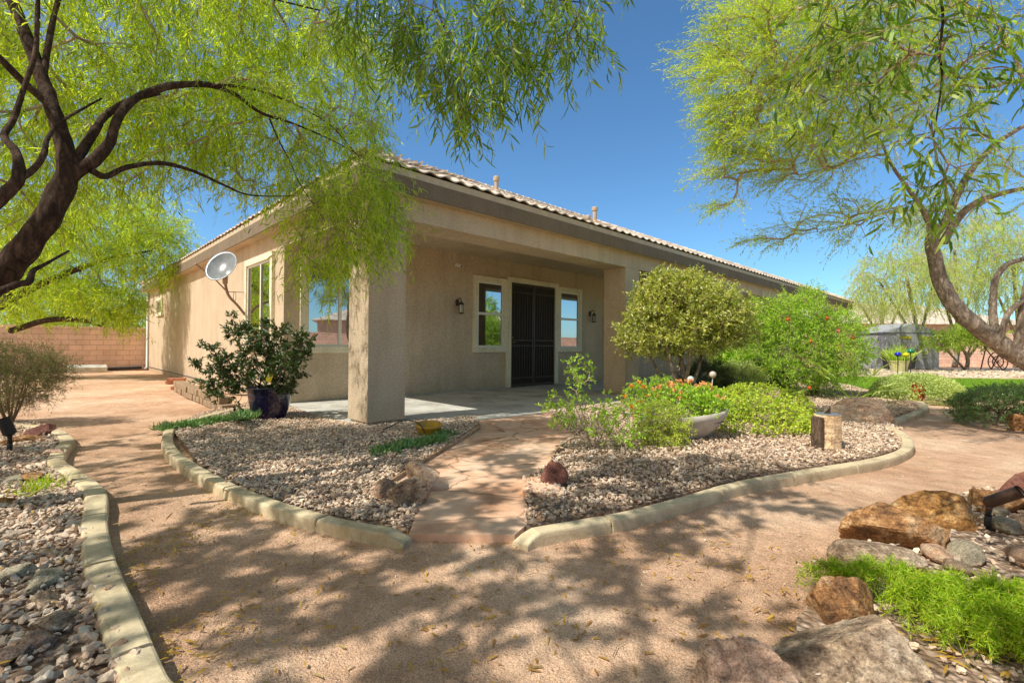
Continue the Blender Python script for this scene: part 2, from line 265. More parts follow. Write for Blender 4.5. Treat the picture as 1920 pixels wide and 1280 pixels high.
WALLC = (.66, .535, .385)
M = dict(
    stucco=m_stucco('house_stucco', WALLC), fascia=m_stucco('fascia_stucco', (.25, .20, .145)),
    trim=m_stucco('window_trim_stucco', (.92, .85, .64)), vinyl=m_plain('vinyl_frame', (.85, .84, .72), .4, var=.03),
    dirt=m_dirt(), gsoil=m_gravelbase(), curb=m_concrete(), slab=m_concrete('patio_concrete', (.56, .56, .50), 1.2), stamped=m_stamped(),
    block=m_block('block_wall_masonry', (.84, .58, .46)), glass=m_glass('window_glass'), tile=m_tile(),
    iron=m_plain('dark_iron', (.07, .05, .034), .45, .3, .5), black=m_plain('black_plastic', (.02, .02, .02), .5),
    bronze=m_plain('bronze_metal', (.10, .06, .045), .42, .6, .5, .25, 20), lampglass=m_plain('lantern_glass', (.45, .42, .34), .15),
    dish=m_plain('dish_enamel', (.21, .23, .24), .25, 0, .6, .25), dishback=m_plain('dish_mast_paint', (.28, .19, .13), .5, .2),
    white=m_plain('white_plastic', (.7, .7, .68), .4, var=.04), beige=m_plain('vent_paint', (.50, .38, .27), .6),
    cobalt=m_plain('cobalt_glaze', (.012, .008, .045), .08, 0, .8, .3, 3), bowl=m_plain('pale_bowl_clay', (.55, .50, .42), .75, var=.15, scale=8, bump=.004),
    yellowpot=m_plain('yellow_glaze', (.55, .30, .02), .2, 0, .6), yellowtag=m_plain('yellow_tag_plastic', (.8, .62, .03), .5),
    soil=m_plain('potting_soil', (.07, .045, .03), .95, bump=.01), terracotta=m_plain('terracotta_brick', (.42, .17, .09), .9, var=.25, scale=14, bump=.004),
    blocky=m_rock('retaining_block', (.26, .18, .12), (.40, .30, .21), (.50, .41, .31), 9, .7),
    rockrust=m_rock('rust_rock', (.14, .08, .05), (.52, .27, .11), (.8, .58, .36), 5, .38),
    rockgrey=m_rock('grey_brown_rock', (.22, .15, .10), (.52, .39, .27), (.8, .68, .52), 4.5, .35),
    rockamber=m_rock('amber_rock', (.20, .09, .03), (.54, .28, .09), (.78, .56, .31), 5, .4),
    rocktan=m_rock('tan_boulder', (.6, .34, .2), (.85, .6, .42), (.9, .74, .58), 2, .7),
    rockred=m_rock('dark_red_rock', (.16, .065, .055), (.28, .12, .095), (.4, .2, .16), 6, .75),
    rockpink=m_rock('pink_rock', (.4, .25, .18), (.62, .43, .32), (.76, .6, .48), 7, .65),
    rockgreen=m_rock('greenish_slab_rock', (.38, .34, .24), (.6, .54, .4), (.76, .7, .55), 5, .6),
    wood=m_rock('weathered_wood', (.6, .40, .22), (.85, .64, .42), (.9, .76, .56), 2, .75),
    logbark=m_bark('log_bark', (.13, .09, .065), (.28, .20, .14)),
    sumacbark=m_bark('sumac_bark', (.06, .038, .026), (.17, .11, .075)), mesqbark=m_bark('mesquite_bark', (.26, .215, .17), (.56, .49, .40), .8),
    twig=m_plain('twig_wood', (.26, .18, .12), .9, var=.3, scale=8), paletwig=m_plain('pale_twig_wood', (.42, .33, .25), .9, var=.3, scale=8),
    sumac=m_leaf('sumac_leaf', [(0.115, 0.217, 0.019), (0.347, 0.525, 0.048), (0.559, 0.720, 0.086), (0.212, 0.377, 0.029), (0.655, 0.777, 0.144)], .6, (1.9, 1.7, .6)),
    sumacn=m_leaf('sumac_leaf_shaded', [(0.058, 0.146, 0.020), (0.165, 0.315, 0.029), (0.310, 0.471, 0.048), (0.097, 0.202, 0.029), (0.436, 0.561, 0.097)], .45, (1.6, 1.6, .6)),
    mesq=m_leaf('mesquite_leaf', [(0.212, 0.365, 0.038), (0.482, 0.663, 0.058), (0.693, 0.846, 0.115), (0.308, 0.503, 0.048), (0.636, 0.685, 0.134)], .5, (1.6, 1.5, .6)),
    far=m_leaf('distant_leaf', [(0.446, 0.617, 0.119), (0.653, 0.785, 0.198), (0.297, 0.471, 0.099)], .5, (1.5, 1.5, .8)),
    privet=m_leaf('privet_leaf', [(.12, .18, .03), (.42, .50, .06), (.72, .72, .18), (.24, .33, .05), (.82, .80, .40)], .35, (1.5, 1.5, .6), .9),
    pome=m_leaf('pomegranate_leaf', [(0.139, 0.286, 0.025), (0.429, 0.671, 0.063), (0.629, 0.850, 0.101), (0.227, 0.414, 0.038)], .42, (1.5, 1.5, .6), .7),
    cover=m_leaf('groundcover_leaf', [(0.209, 0.350, 0.037), (0.589, 0.767, 0.074), (0.785, 0.850, 0.123), (0.343, 0.539, 0.048)], .35, (1.4, 1.4, .6), .6),
    darkleaf=m_leaf('dark_leaf', [(0.031, 0.072, 0.017), (0.058, 0.108, 0.026), (0.101, 0.158, 0.029)], .25, (1.4, 1.4, .6), .6),
    desert=m_leaf('desert_bush_leaf', [(0.098, 0.140, 0.042), (0.168, 0.210, 0.070), (0.280, 0.238, 0.098)], .35, (1.4, 1.4, .7), .3),
    succ=m_leaf('succulent_leaf', [(0.154, 0.307, 0.096), (0.250, 0.422, 0.134), (0.096, 0.211, 0.058)], .2, (1.4, 1.4, .7), .7),
    fern=m_leaf('fern_leaf', [(.20, .42, .01), (.46, .68, .03), (.68, .82, .06), (.14, .28, .01), (.7, .66, .12)], .45, (1.5, 1.5, .5)),
    paleplant=m_leaf('pale_green_leaf', [(0.497, 0.621, 0.207), (0.704, 0.787, 0.310), (0.331, 0.455, 0.145)], .35, (1.3, 1.3, .7)),
    grass=m_leaf('lawn_blade', [(0.173, 0.384, 0.029), (0.288, 0.518, 0.038), (0.422, 0.576, 0.058)], .4, (1.5, 1.5, .5)), lawn=m_plain('lawn_base', (.10, .17, .02), .95, var=.3, scale=4, bump=.02),
    flower=m_leaf('orange_flower', [(.95, .36, .03), (.95, .52, .07), (.9, .27, .02)], .2, (1, 1, 1)), coral=m_leaf('coral_flower', [(.95, .40, .16), (.95, .55, .28), (.95, .5, .1)], .2, (1, 1, 1)),
    whitefl=m_leaf('white_flower', [(.8, .78, .8), (.7, .7, .75)], .2, (1, 1, 1)), fruit=m_plain('pomegranate_skin', (.55, .09, .02), .35),
    litter=m_leaf('fallen_leaf', [(.55, .33, .03), (.62, .42, .06), (.38, .20, .04), (.5, .42, .15)], .3, (1.2, 1.1, .7)),
    shed=m_plain('shed_resin', (.36, .37, .40), .7, var=.06, bump=.003), shedvent=m_plain('shed_vent', (.5, .45, .05), .5),
    planter=m_plain('dark_planter', (.07, .065, .065), .6), redpot=m_plain('red_glaze', (.32, .03, .015), .2, 0, .6), limepot=m_plain('lime_glaze', (.6, .6, .28), .35),
    blueglass=m_plain('blue_glass', (.01, .02, .5), .1, 0, .8), yelglass=m_plain('yellow_glass', (.7, .6, .01), .1, 0, .8), greenglass=m_plain('green_glass', (.01, .25, .14), .1, 0, .8),
    globe=m_plain('frosted_globe', (.55, .6, .55), .12, 0, .8), globeb=m_plain('pink_globe', (.6, .5, .44), .12, 0, .8), far_stucco=m_stucco('neighbor_stucco', (.58, .43, .35)),
    pebble=m_stone('dirt_pebble', [(0, (.38, .22, .13)), (.4, (.66, .44, .28)), (.8, (.8, .64, .48)), (1, (.3, .2, .14))]),
    gravel=m_stone('bed_gravel', [(0, (.40, .26, .17)), (.2, (.64, .47, .33)), (.4, (.77, .61, .45)), (.6, (.47, .39, .30)), (.8, (.88, .75, .58)), (1, (.40, .25, .16))]),
    river=m_stone('river_stone', [(0, (.5, .34, .24)), (.25, (.6, .52, .38)), (.5, (.72, .57, .41)), (.75, (.52, .5, .4)), (1, (.78, .68, .54))]),
)

# ------------------------------------------------------------------ sky, sun, camera
w = bpy.data.worlds.new("World"); sc.world = w; w.use_nodes = True; nt = w.node_tree; nt.nodes.clear()
sky = nt.nodes.new('ShaderNodeTexSky'); sky.sky_type = 'NISHITA'; sky.sun_disc = False
sky.sun_elevation = math.asin(SUN[2]); sky.sun_rotation = math.atan2(SUN[0], SUN[1]); sky.altitude = 600; sky.air_density = 1.; sky.dust_density = .6; sky.ozone_density = 2.2
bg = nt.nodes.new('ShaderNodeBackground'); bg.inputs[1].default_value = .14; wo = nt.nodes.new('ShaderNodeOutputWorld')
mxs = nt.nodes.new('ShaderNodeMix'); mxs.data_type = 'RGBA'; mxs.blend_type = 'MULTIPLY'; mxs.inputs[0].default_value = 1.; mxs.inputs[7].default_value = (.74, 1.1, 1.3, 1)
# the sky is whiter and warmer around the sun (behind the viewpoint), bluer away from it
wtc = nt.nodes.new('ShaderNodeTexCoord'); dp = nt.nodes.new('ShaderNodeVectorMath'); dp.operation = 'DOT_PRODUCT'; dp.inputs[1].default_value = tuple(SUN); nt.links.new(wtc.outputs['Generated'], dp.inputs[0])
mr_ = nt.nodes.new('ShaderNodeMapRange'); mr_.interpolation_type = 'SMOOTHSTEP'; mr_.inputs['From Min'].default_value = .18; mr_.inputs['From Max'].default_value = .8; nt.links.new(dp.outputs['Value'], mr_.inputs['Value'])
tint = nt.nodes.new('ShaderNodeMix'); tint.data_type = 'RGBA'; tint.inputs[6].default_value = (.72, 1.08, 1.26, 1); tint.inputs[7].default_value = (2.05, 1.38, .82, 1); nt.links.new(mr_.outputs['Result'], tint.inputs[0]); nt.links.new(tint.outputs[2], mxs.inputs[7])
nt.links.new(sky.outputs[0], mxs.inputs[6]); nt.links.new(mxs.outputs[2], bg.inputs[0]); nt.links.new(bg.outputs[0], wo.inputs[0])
ld = bpy.data.lights.new('sun', 'SUN'); ld.energy = 5.; ld.angle = math.radians(.53); ld.color = (1, .94, .85)
lo = bpy.data.objects.new('sun', ld); COL.objects.link(lo); lo.rotation_euler = Vector(SUN).to_track_quat('Z', 'Y').to_euler(); lo.location = (-8, -6, 14)
cd = bpy.data.cameras.new('camera'); cam = bpy.data.objects.new('camera', cd); COL.objects.link(cam); sc.camera = cam
cd.sensor_width = 36; cd.lens = 36*FPX/1920; cd.clip_end = 2000; cd.clip_start = .05; cam.location = (0, 0, CAMH)
from mathutils import Matrix
cam.rotation_euler = (Matrix.Rotation(math.pi/2 + PITCH, 3, 'X') @ Matrix.Rotation(ROLL, 3, 'Z')).to_euler()
sc.view_settings.view_transform = 'Standard'; sc.view_settings.look = 'None'; sc.view_settings.exposure = 0; sc.view_settings.gamma = 1
cy = sc.cycles; cy.max_bounces = 7; cy.diffuse_bounces = 4; cy.glossy_bounces = 3; cy.transmission_bounces = 3; cy.use_denoising = True; cy.caustics_reflective = False; cy.caustics_refractive = False
cy.sample_clamp_indirect = 6

# ------------------------------------------------------------------ polygons on the ground
def inpoly(P, poly):
    x, y = P[:, 0], P[:, 1]; r = np.zeros(len(P), bool); n = len(poly); j = n-1
    for i in range(n):
        xi, yi = poly[i][:2]; xj, yj = poly[j][:2]
        c = ((yi > y) != (yj > y)) & (x < (xj-xi)*(y-yi)/(yj-yi+1e-12)+xi); r ^= c; j = i
    return r
def scatter(poly, n, seed=0):
    r = np.random.default_rng(seed); p = np.array([q[:2] for q in poly]); lo_, hi = p.min(0), p.max(0); out = []
    tot = 0
    while tot < n:
        q = r.uniform(lo_, hi, (n*2, 2)); q = q[inpoly(q, p)]; out.append(q); tot += len(q)
    return np.concatenate(out)[:n]
def area(poly):
    p = np.array([q[:2] for q in poly]); x, y = p[:, 0], p[:, 1]; return abs(np.dot(x, np.roll(y, 1))-np.dot(y, np.roll(x, 1)))/2
def sheet(name, poly, z0, z1, mat, **k):
    bm = bmesh.new(); vs = [bm.verts.new((p[0], p[1], z1)) for p in poly]; f = bm.faces.new(vs)
    if f.normal.z < 0: f.normal_flip()
    if z0 < z1:
        r = bmesh.ops.extrude_face_region(bm, geom=[f]); 
        for g in r['geom']:
            if isinstance(g, bmesh.types.BMVert): g.co.z = z0
    bmesh.ops.recalc_face_normals(bm, faces=bm.faces[:]); bmesh.ops.triangulate(bm, faces=bm.faces[:])
    me = bpy.data.meshes.new(name); bm.to_mesh(me); bm.free()
    return tag(link(name, me, mat), **k)
def px(l, z=0.): return [G(x, y, z) for x, y in l]
def crom(P, n=8):
    P = np.asarray(P, float); Q = np.vstack([2*P[0]-P[1], P, 2*P[-1]-P[-2]]); out = []
    for i in range(1, len(Q)-2):
        for t in np.arange(n)/n:
            a, b, c, d = Q[i-1:i+3]
            out.append(.5*((2*b)+(-a+c)*t+(2*a-5*b+4*c-d)*t*t+(-a+3*b-3*c+d)*t**3))
    out.append(Q[-2]); return np.array(out)

# ground: a large sheet, finer near the camera, gently uneven
def ground():
    xs = np.unique(np.concatenate([np.linspace(-600, -20, 12), np.linspace(-20, -9, 20), np.linspace(-9, 9, 150), np.linspace(9, 24, 30), np.linspace(24, 600, 12)]))
    ys = np.unique(np.concatenate([np.linspace(-600, -3, 12), np.linspace(-3, 10, 110), np.linspace(10, 32, 40), np.linspace(32, 700, 12)]))
    X, Y = np.meshgrid(xs, ys); Z = np.zeros_like(X)
    for i in range(X.shape[0]):
        for j in range(X.shape[1]):
            if abs(X[i, j]) < 20 and -3 < Y[i, j] < 30:
                q = Vector((X[i, j]*.7, Y[i, j]*.7, 0)); Z[i, j] = -.012+.016*mnoise.noise(q)+.007*mnoise.noise(q*4.3)
    n, m = X.shape; i = np.arange(n-1)[:, None]*m; j = np.arange(m-1)
    F = np.stack([i+j, i+j+1, i+m+j+1, i+m+j], -1).reshape(-1, 4)
    tag(link('ground', mesh_np('ground', np.stack([X, Y, Z], -1).reshape(-1, 3), [F], True), M['dirt']), kind='structure')
ground()

C1 = [(310,1340),(274,1280),(220,1140),(190,1062),(177,983),(178,922),(138,888),(106,865),(112,843),(126,824),(102,806),(56,797)]
C2 = [(765,998),(680,985),(600,968),(505,940),(440,915),(405,898),(360,873),(322,843),(314,818),(326,800),(375,783),(440,766)]
C3 = [(975,1003),(1000,994),(1090,978),(1180,962),(1280,936),(1400,903),(1550,877),(1640,862),(1693,845),(1702,828),(1687,810),(1660,797)]
C4 = [(1672,787),(1700,779),(1722,770),(1733,762),(1722,752),(1700,746)]
def curb(name, path, wdt=.12, hgt=.065, pre=(), post=(), joints=1.0):
    P = crom(np.array(list(pre) + [G(x, y, hgt)*[1, 1, 0] for x, y in path] + list(post)), 10)
    d = np.concatenate([[0], np.cumsum(np.linalg.norm(np.diff(P, axis=0), axis=1))]); L = d[-1]
    js = np.arange(joints*.6, L-.2, joints); js = js+np.sin(js*5.)*.12
    s = np.unique(np.concatenate([np.linspace(0, L, int(L/.03)), js-.010, js-.005, js+.005, js+.010])); n = len(s)
    Q = np.stack([np.interp(s, d, P[:, k]) for k in range(3)], -1)
    T = unit(np.gradient(Q, axis=0))
    for _ in range(6): T[1:-1] = (T[:-2]+2*T[1:-1]+T[2:])/4
    T = unit(T); N = np.stack([-T[:, 1], T[:, 0], 0*T[:, 0]], -1)
    prof = np.array([(-.52, -.5), (-.51, .55), (-.49, .80), (-.45, .93), (-.38, 1.0), (-.2, 1.02), (0, 1.03), (.2, 1.02), (.38, 1.0), (.45, .93), (.49, .80), (.51, .55), (.52, -.5)]); k = len(prof)
    V = np.zeros((n, k, 3))
    for i in range(n):
        g = np.min(np.abs(js-s[i])) if len(js) else 1.; cut = g < .006
        q = Vector(Q[i]); wob = 1+.05*mnoise.noise(q*2.1); seg = int(np.searchsorted(js, s[i])); dz = .006*math.sin(seg*12.9); e = min(1., .3+min(s[i], L-s[i])/.12*.7)
        for j in range(k):
            u_, z_ = prof[j]; rg = 1+.03*mnoise.noise(Vector((s[i]*7, j*1.7, seg*3.)))
            if cut: z_ = min(z_, .35); u_ *= .93
            V[i, j] = Q[i]+N[i]*u_*wdt*wob*rg+np.array([0, 0, (hgt+dz)*z_*(e if z_ > 0 else 1)])
    i = np.arange(n-1)[:, None]*k; j = np.arange(k-1)
    F = np.stack([i+j, i+k+j, i+k+j+1, i+j+1], -1).reshape(-1, 4)
    caps = np.array([list(range(k)), [k*(n-1)+t for t in range(k)][::-1]])
    tag(link(name, mesh_np(name, V.reshape(-1, 3), [F, caps]), M['curb']), kind='structure'); return Q
curb('kerb', C1, pre=[(-.55, .2, 0), (-.95, .9, 0)], post=[(-7.6, 6.6, 0), (-9.5, 6.4, 0)], wdt=.122)
curb('kerb', C2, wdt=.105); curb('kerb', C3, wdt=.105); curb('kerb', C4, wdt=.13)

# gravel beds, paths, patio
bedL = px([(330,818),(375,878),(410,902),(505,945),(600,970),(680,986),(766,998),(774,992),(787,945),(760,925),(735,908),(820,855),(900,800),(893,786),(760,795),(652,799),(619,793),(566,776),(537,763),(500,752),(440,764),(375,781),(332,800)])
bedR = px([(985,998),(988,950),(979,910),(1030,878),(1038,856),(1048,840),(1077,823),(1018,773),(1133,763),(1300,738),(1420,724),(1540,716),(1600,727),(1640,738),(1720,748),(1733,762),(1720,773),(1678,786),(1662,797),(1690,810),(1702,828),(1693,845),(1640,860),(1550,876),(1400,900),(1280,934),(1180,960),(1090,976)])
bedLL = px([(270,1280),(216,1140),(186,1062),(173,983),(172,922),(132,888),(100,865),(106,843),(120,824),(98,806),(50,797)]) + [np.array([-9.5, 6.4, 0]), np.array([-9.5, .2, 0]), np.array([-.7, .2, 0]), np.array([-.95, .9, 0])]
bedFR = [np.array(p) for p in [(.55, 1.2, 0), (.95, 1.55, 0), (1.15, 1.95, 0), (1.5, 2.25, 0), (1.95, 2.75, 0), (2.6, 3.25, 0), (3.5, 3.7, 0), (5.5, 4.2, 0), (6, 1, 0), (3, .2, 0), (1, .2, 0)]]
for p, z in ((bedL, .028), (bedR, .032), (bedLL, .028), (bedFR, .03)): sheet('gravel_bed', p, -.05, z, M['gsoil'], kind='structure')
sheet('path', px([(766,1012),(774,992),(787,945),(775,925),(735,908),(820,855),(900,800),(893,784),(1022,768),(1077,823),(1048,840),(1038,856),(1030,878),(979,910),(981,940),(990,960),(985,975),(989,992),(965,1014)]), -.05, .036, M['stamped'], kind='structure')
sheet('patio', [H(*q, 0) for q in [(-.05, 3.13), (-.1, 2.69), (-.2, 1.69), (-.25, .6), (-.2, .1), (.1, -.12), (.45, -.22), (1.4, -.55), (2.7, -.68), (4.15, -.8), (6, -.85), (9, -.8), (13, -.75), (20, -.7), (27, -.7), (27, 3.13)]], -.05, .05, M['slab'], kind='structure')
lawnp = px([(1500,716),(1560,724),(1640,737),(1745,739),(1815,745),(1925,750)]) + [np.array([22, 11.5, 0]), np.array([26, 17.5, 0])] + px([(1925,713),(1700,710),(1560,706)])
sheet('lawn', lawnp, -.04, .02, M['lawn'], kind='structure')
sheet('kerb', px([(1500,707.5),(1560,706),(1700,709.5),(1925,712.5)]) + px([(1925,711),(1700,708),(1560,704.5),(1500,706)]), -.05, .06, M['curb'], kind='structure')
sheet('rock_bed', px([(1500,706),(1700,708),(1925,711)]) + [np.array([30, 18, 0]), np.array([34, 31, 0])] + px([(1600,690)]), -.05, .012, m_plain('pale_rock_soil', (.5, .4, .32), .95, var=.3, scale=3, bump=.02), kind='structure')

# ------------------------------------------------------------------ stones
def hull_templates(k, npts, seed, flat=(1, .8, .6), sub=0):
    r = np.random.default_rng(seed); out = []
    for _ in range(k):
        bm = bmesh.new(); P = unit(r.normal(size=(npts, 3)))*r.uniform(.75, 1.05, (npts, 1))*flat
        for p in P: bm.verts.new(p)
        g = bmesh.ops.convex_hull(bm, input=bm.verts[:]); bmesh.ops.delete(bm, geom=list({e for e in g['geom_interior'] if isinstance(e, bmesh.types.BMVert)}), context='VERTS')
        if sub: bmesh.ops.bevel(bm, geom=bm.edges[:], offset=.09, segments=1, affect='EDGES'); bmesh.ops.triangulate(bm, faces=bm.faces[:])
        bm.verts.index_update(); out.append((np.array([v.co[:] for v in bm.verts]), np.array([[v.index for v in f.verts] for f in bm.faces if len(f.verts) == 3]))); bm.free()
    return out
def stones(name, P, size, mat, seed=0, flat=(1, .8, .6), npts=11, tilt=.35, sub=0, **tg):
    r = np.random.default_rng(seed); n = len(P); tp = hull_templates(14, npts, seed+5, flat, sub); idx = r.integers(0, len(tp), n)
    V = []; F = []; off = 0; size = np.broadcast_to(size, (n,))
    for t in range(len(tp)):
        m = idx == t; k = m.sum()
        if not k: continue
        tv, tf = tp[t]; a = r.uniform(0, 2*math.pi, k); tx, ty = r.normal(0, tilt, (2, k)); sv = r.uniform(.8, 1.2, (k, 1, 3))*size[m][:, None, None]*.5
        q = tv[None]*sv; ca, sa = np.cos(tx)[:, None], np.sin(tx)[:, None]; q = np.stack([q[..., 0], q[..., 1]*ca-q[..., 2]*sa, q[..., 1]*sa+q[..., 2]*ca], -1)
        ca, sa = np.cos(ty)[:, None], np.sin(ty)[:, None]; q = np.stack([q[..., 0]*ca+q[..., 2]*sa, q[..., 1], -q[..., 0]*sa+q[..., 2]*ca], -1)
        ca, sa = np.cos(a)[:, None], np.sin(a)[:, None]; q = np.stack([q[..., 0]*ca-q[..., 1]*sa, q[..., 0]*sa+q[..., 1]*ca, q[..., 2]], -1)
        q = q + P[m][:, None, :]; V.append(q.reshape(-1, 3)); F.append((tf[None] + (np.arange(k)*len(tv))[:, None, None] + off).reshape(-1, 3)); off += k*len(tv)
    return tag(link(name, mesh_np(name, np.concatenate(V), [np.concatenate(F)]), mat), **tg)
def with_z(P, z, jit, seed=1):
    r = np.random.default_rng(seed); return np.column_stack([P, z + r.uniform(0, jit, len(P))])
def bedfill(name, poly, z, n, s0, s1, seed, mat='gravel', label='', npts=11, keep=None, sub=0):
    P = scatter(poly, n, seed)
    P = P[(np.abs(P[:, 0]) < 1.08*P[:, 1]+1.) & (P[:, 1] > .8)]
    if keep is not None: P = P[keep(P)]
    r = np.random.default_rng(seed+1); sz = s0+(s1-s0)*r.random(len(P))**1.8
    stones(name, with_z(P, z, .03, seed+2), sz, M[mat], seed, npts=npts, sub=sub, kind='stuff', label=label, cat='gravel')
bedfill('gravel', bedL, .035, 34000, .018, .056, 11, label='tan and pink crushed stone covering the bed around the corner pillar')
bedfill('gravel', bedR, .04, 56000, .02, .06, 12, label='tan and grey crushed stone covering the bed around the flower bowl')
nearLL = lambda P: P[:, 1] < 3.0
bedfill('gravel', [p for p in bedLL], .035, 60000, .022, .072, 13, label='greenish and tan loose stone covering the bed beside the left kerb', keep=lambda P: (P[:, 0] > -7.5) & (P[:, 1] > .7))
bedfill('gravel', bedFR, .035, 5000, .02, .06, 14, label='small loose stone between the rust coloured rocks')
bedfill('gravel', px([(1510,706),(1700,708),(1900,711)]) + [np.array([26, 19, 0])] + px([(1880,697),(1640,694)]), .02, 2600, .08, .3, 16, 'river', label='pale loose rock along the far edge of the lawn')
P = np.concatenate([scatter([(-2., 1.1), (2., 1.1), (3.4, 3.4), (-3., 3.6)], 42000, 20), scatter([(-3.2, 1), (3, 1), (8, 9), (-6, 12), (-9, 12)], 30000, 21)]); P = P[~inpoly(P, bedLL) & ~inpoly(P, bedL) & ~inpoly(P, bedR) & ~inpoly(P, bedFR)]
stones('pebbles', with_z(P, -.012, .006), np.random.default_rng(3).uniform(.003, .010, len(P)), M['pebble'], 22, npts=8, kind='stuff', label='tiny pebbles scattered over the brown dirt path', cat='pebbles')

P = scatter([(-2.4, 1.2), (2., 1.2), (6, 6), (4, 7), (1, 3.2), (-2, 4.5), (-4, 7)], 520, 23); P = P[~inpoly(P, bedLL) & ~inpoly(P, bedL) & ~inpoly(P, bedR) & ~inpoly(P, bedFR)]
stones('loose_pebbles', with_z(P, -.008, .008), .008+.02*np.random.default_rng(4).random(len(P))**2.5, M['gravel'], 24, npts=9, kind='stuff', label='loose stones strayed from the beds onto the dirt path', cat='pebbles')
# ------------------------------------------------------------------ rocks
def rock(name, label, mat, c, dim, rz=0., seed=1, cuts=14, sub=4, group=None, cat='rock', z=None, tilt=0., depth=.6, rough=.07):
    r = np.random.default_rng(seed); bm = bmesh.new(); bmesh.ops.create_icosphere(bm, subdivisions=sub, radius=1.)
    N = unit(r.normal(size=(cuts, 3))); D = r.uniform(depth-.16, depth+.24, cuts)
    for v in bm.verts:
        p = np.array(v.co[:]); f = 1.
        for n_, d in zip(N, D):
            k = n_@p
            if k > 1e-6: f = min(f, d/k)
        p = p*f; q = Vector(p + seed*3.1); m = 1+rough*.55*mnoise.noise(q*2.2)+rough*.5*mnoise.noise(q*6)+rough*.35*mnoise.noise(q*15)+rough*.2*mnoise.noise(q*34)
        v.co = Vector(p*m)
    ca = np.array([v.co[:] for v in bm.verts]); lo_, hi_ = ca.min(0), ca.max(0); ce = (lo_+hi_)/2; hf = (hi_-lo_)/2
    for v in bm.verts: v.co = Vector((np.array(v.co[:])-ce)/hf)
    dim = np.array(dim)/2; 
    for v in bm.verts: v.co = Vector((v.co.x*dim[0], v.co.y*dim[1], v.co.z*dim[2]))
    me = bpy.data.meshes.new(name); bm.to_mesh(me); bm.free()
    o = link(name, me, M[mat]); o.location = (c[0], c[1], z if z is not None else dim[2]*.62); o.rotation_euler = (tilt, 0, rz)
    return tag(o, label, cat, group)
def onpx(x, y, z=0): return G(x, y, z)[:2]
rock('rock', 'dark red brown angular rock beside the stamped path', 'rockred', (.34, 3.78), (.23, .2, .22), .4, 5, 9, z=.10)
rock('rock', 'pale streaked rock on the left edge of the stamped path, highest of three', 'rocktan', (-.66, 3.64), (.27, .24, .25), .3, 11, 9, z=.12)
rock('rock', 'brown angular rock nearest the kerb end, largest of three', 'rockgrey', (-.70, 3.3), (.29, .24, .23), .9, 12, 9, z=.11)
rock('rock', 'small tan rock at the left of the pair beside the path', 'rockpink', (-.88, 3.42), (.18, .17, .17), .2, 13, 9, z=.095)
rock('boulder', 'large tan boulder with rusty face at the bend of the right kerb', 'rocktan', (5.25, 7.3), (.95, .6, .5), .1, 21, 12, z=.13, cat='boulder')
rock('boulder', 'pinkish rounded boulder behind the yellow green groundcover', 'rockpink', (4.75, 8.85), (.52, .42, .5), .5, 22, 10, z=.16, cat='boulder')
rock('rock', 'reddish brown rock standing at the foot of the pomegranate bush', 'rockred', (5.3, 8.8), (.22, .2, .3), .2, 23, 9, z=.12)
rock('rock', 'flat pinkish rock in front of the plant with the red pot', 'rockpink', (7.6, 9.2), (.55, .3, .18), .1, 24, 9, z=.05)
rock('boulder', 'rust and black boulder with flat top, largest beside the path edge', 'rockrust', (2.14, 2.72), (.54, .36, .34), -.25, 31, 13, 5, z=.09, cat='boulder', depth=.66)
rock('boulder', 'amber boulder behind the rust and black one', 'rockamber', (2.66, 3.06), (.55, .32, .3), -.1, 32, 12, 5, z=.07, cat='boulder')
rock('rock', 'grey rock with dark top in front of the rust and black boulder', 'rockgrey', (1.83, 2.42), (.42, .28, .2), -.5, 33, 12, 5, z=.05)
rock('boulder', 'upright rust brown boulder left of the bright green fern', 'rockrust', (1.36, 1.98), (.31, .24, .3), .2, 34, 10, 5, z=.05, cat='boulder', depth=.68)
rock('boulder', 'broad flat grey and rust boulder at the bottom edge of the photo', 'rockgrey', (1.14, 1.66), (.54, .38, .23), -.12, 35, 11, 5, z=.075, cat='boulder', depth=.52)
rock('boulder', 'pale grey rounded rock left of the broad flat boulder', 'rockpink', (.76, 1.5), (.31, .27, .24), .1, 36, 10, 5, z=.055, cat='boulder', depth=.52)
rock('rock', 'small pale rock cut by the bottom edge of the photo', 'rocktan', (.46, 1.45), (.10, .08, .07), .1, 37, 9, z=.02)
rock('boulder', 'rusty boulder behind the bronze spotlight head', 'rockrust', (3.35, 3.35), (.5, .35, .2), .2, 38, 10, z=.06, cat='boulder')
rock('boulder', 'dark red boulder at the right edge behind the spotlight', 'rockred', (3.75, 3.4), (.3, .5, .32), .2, 39, 9, z=.1, cat='boulder')
rock('rock', 'rusty rock below the round hedge at the right', 'rockrust', (7.1, 6.75), (.3, .25, .3), .2, 40, 9, z=.08)
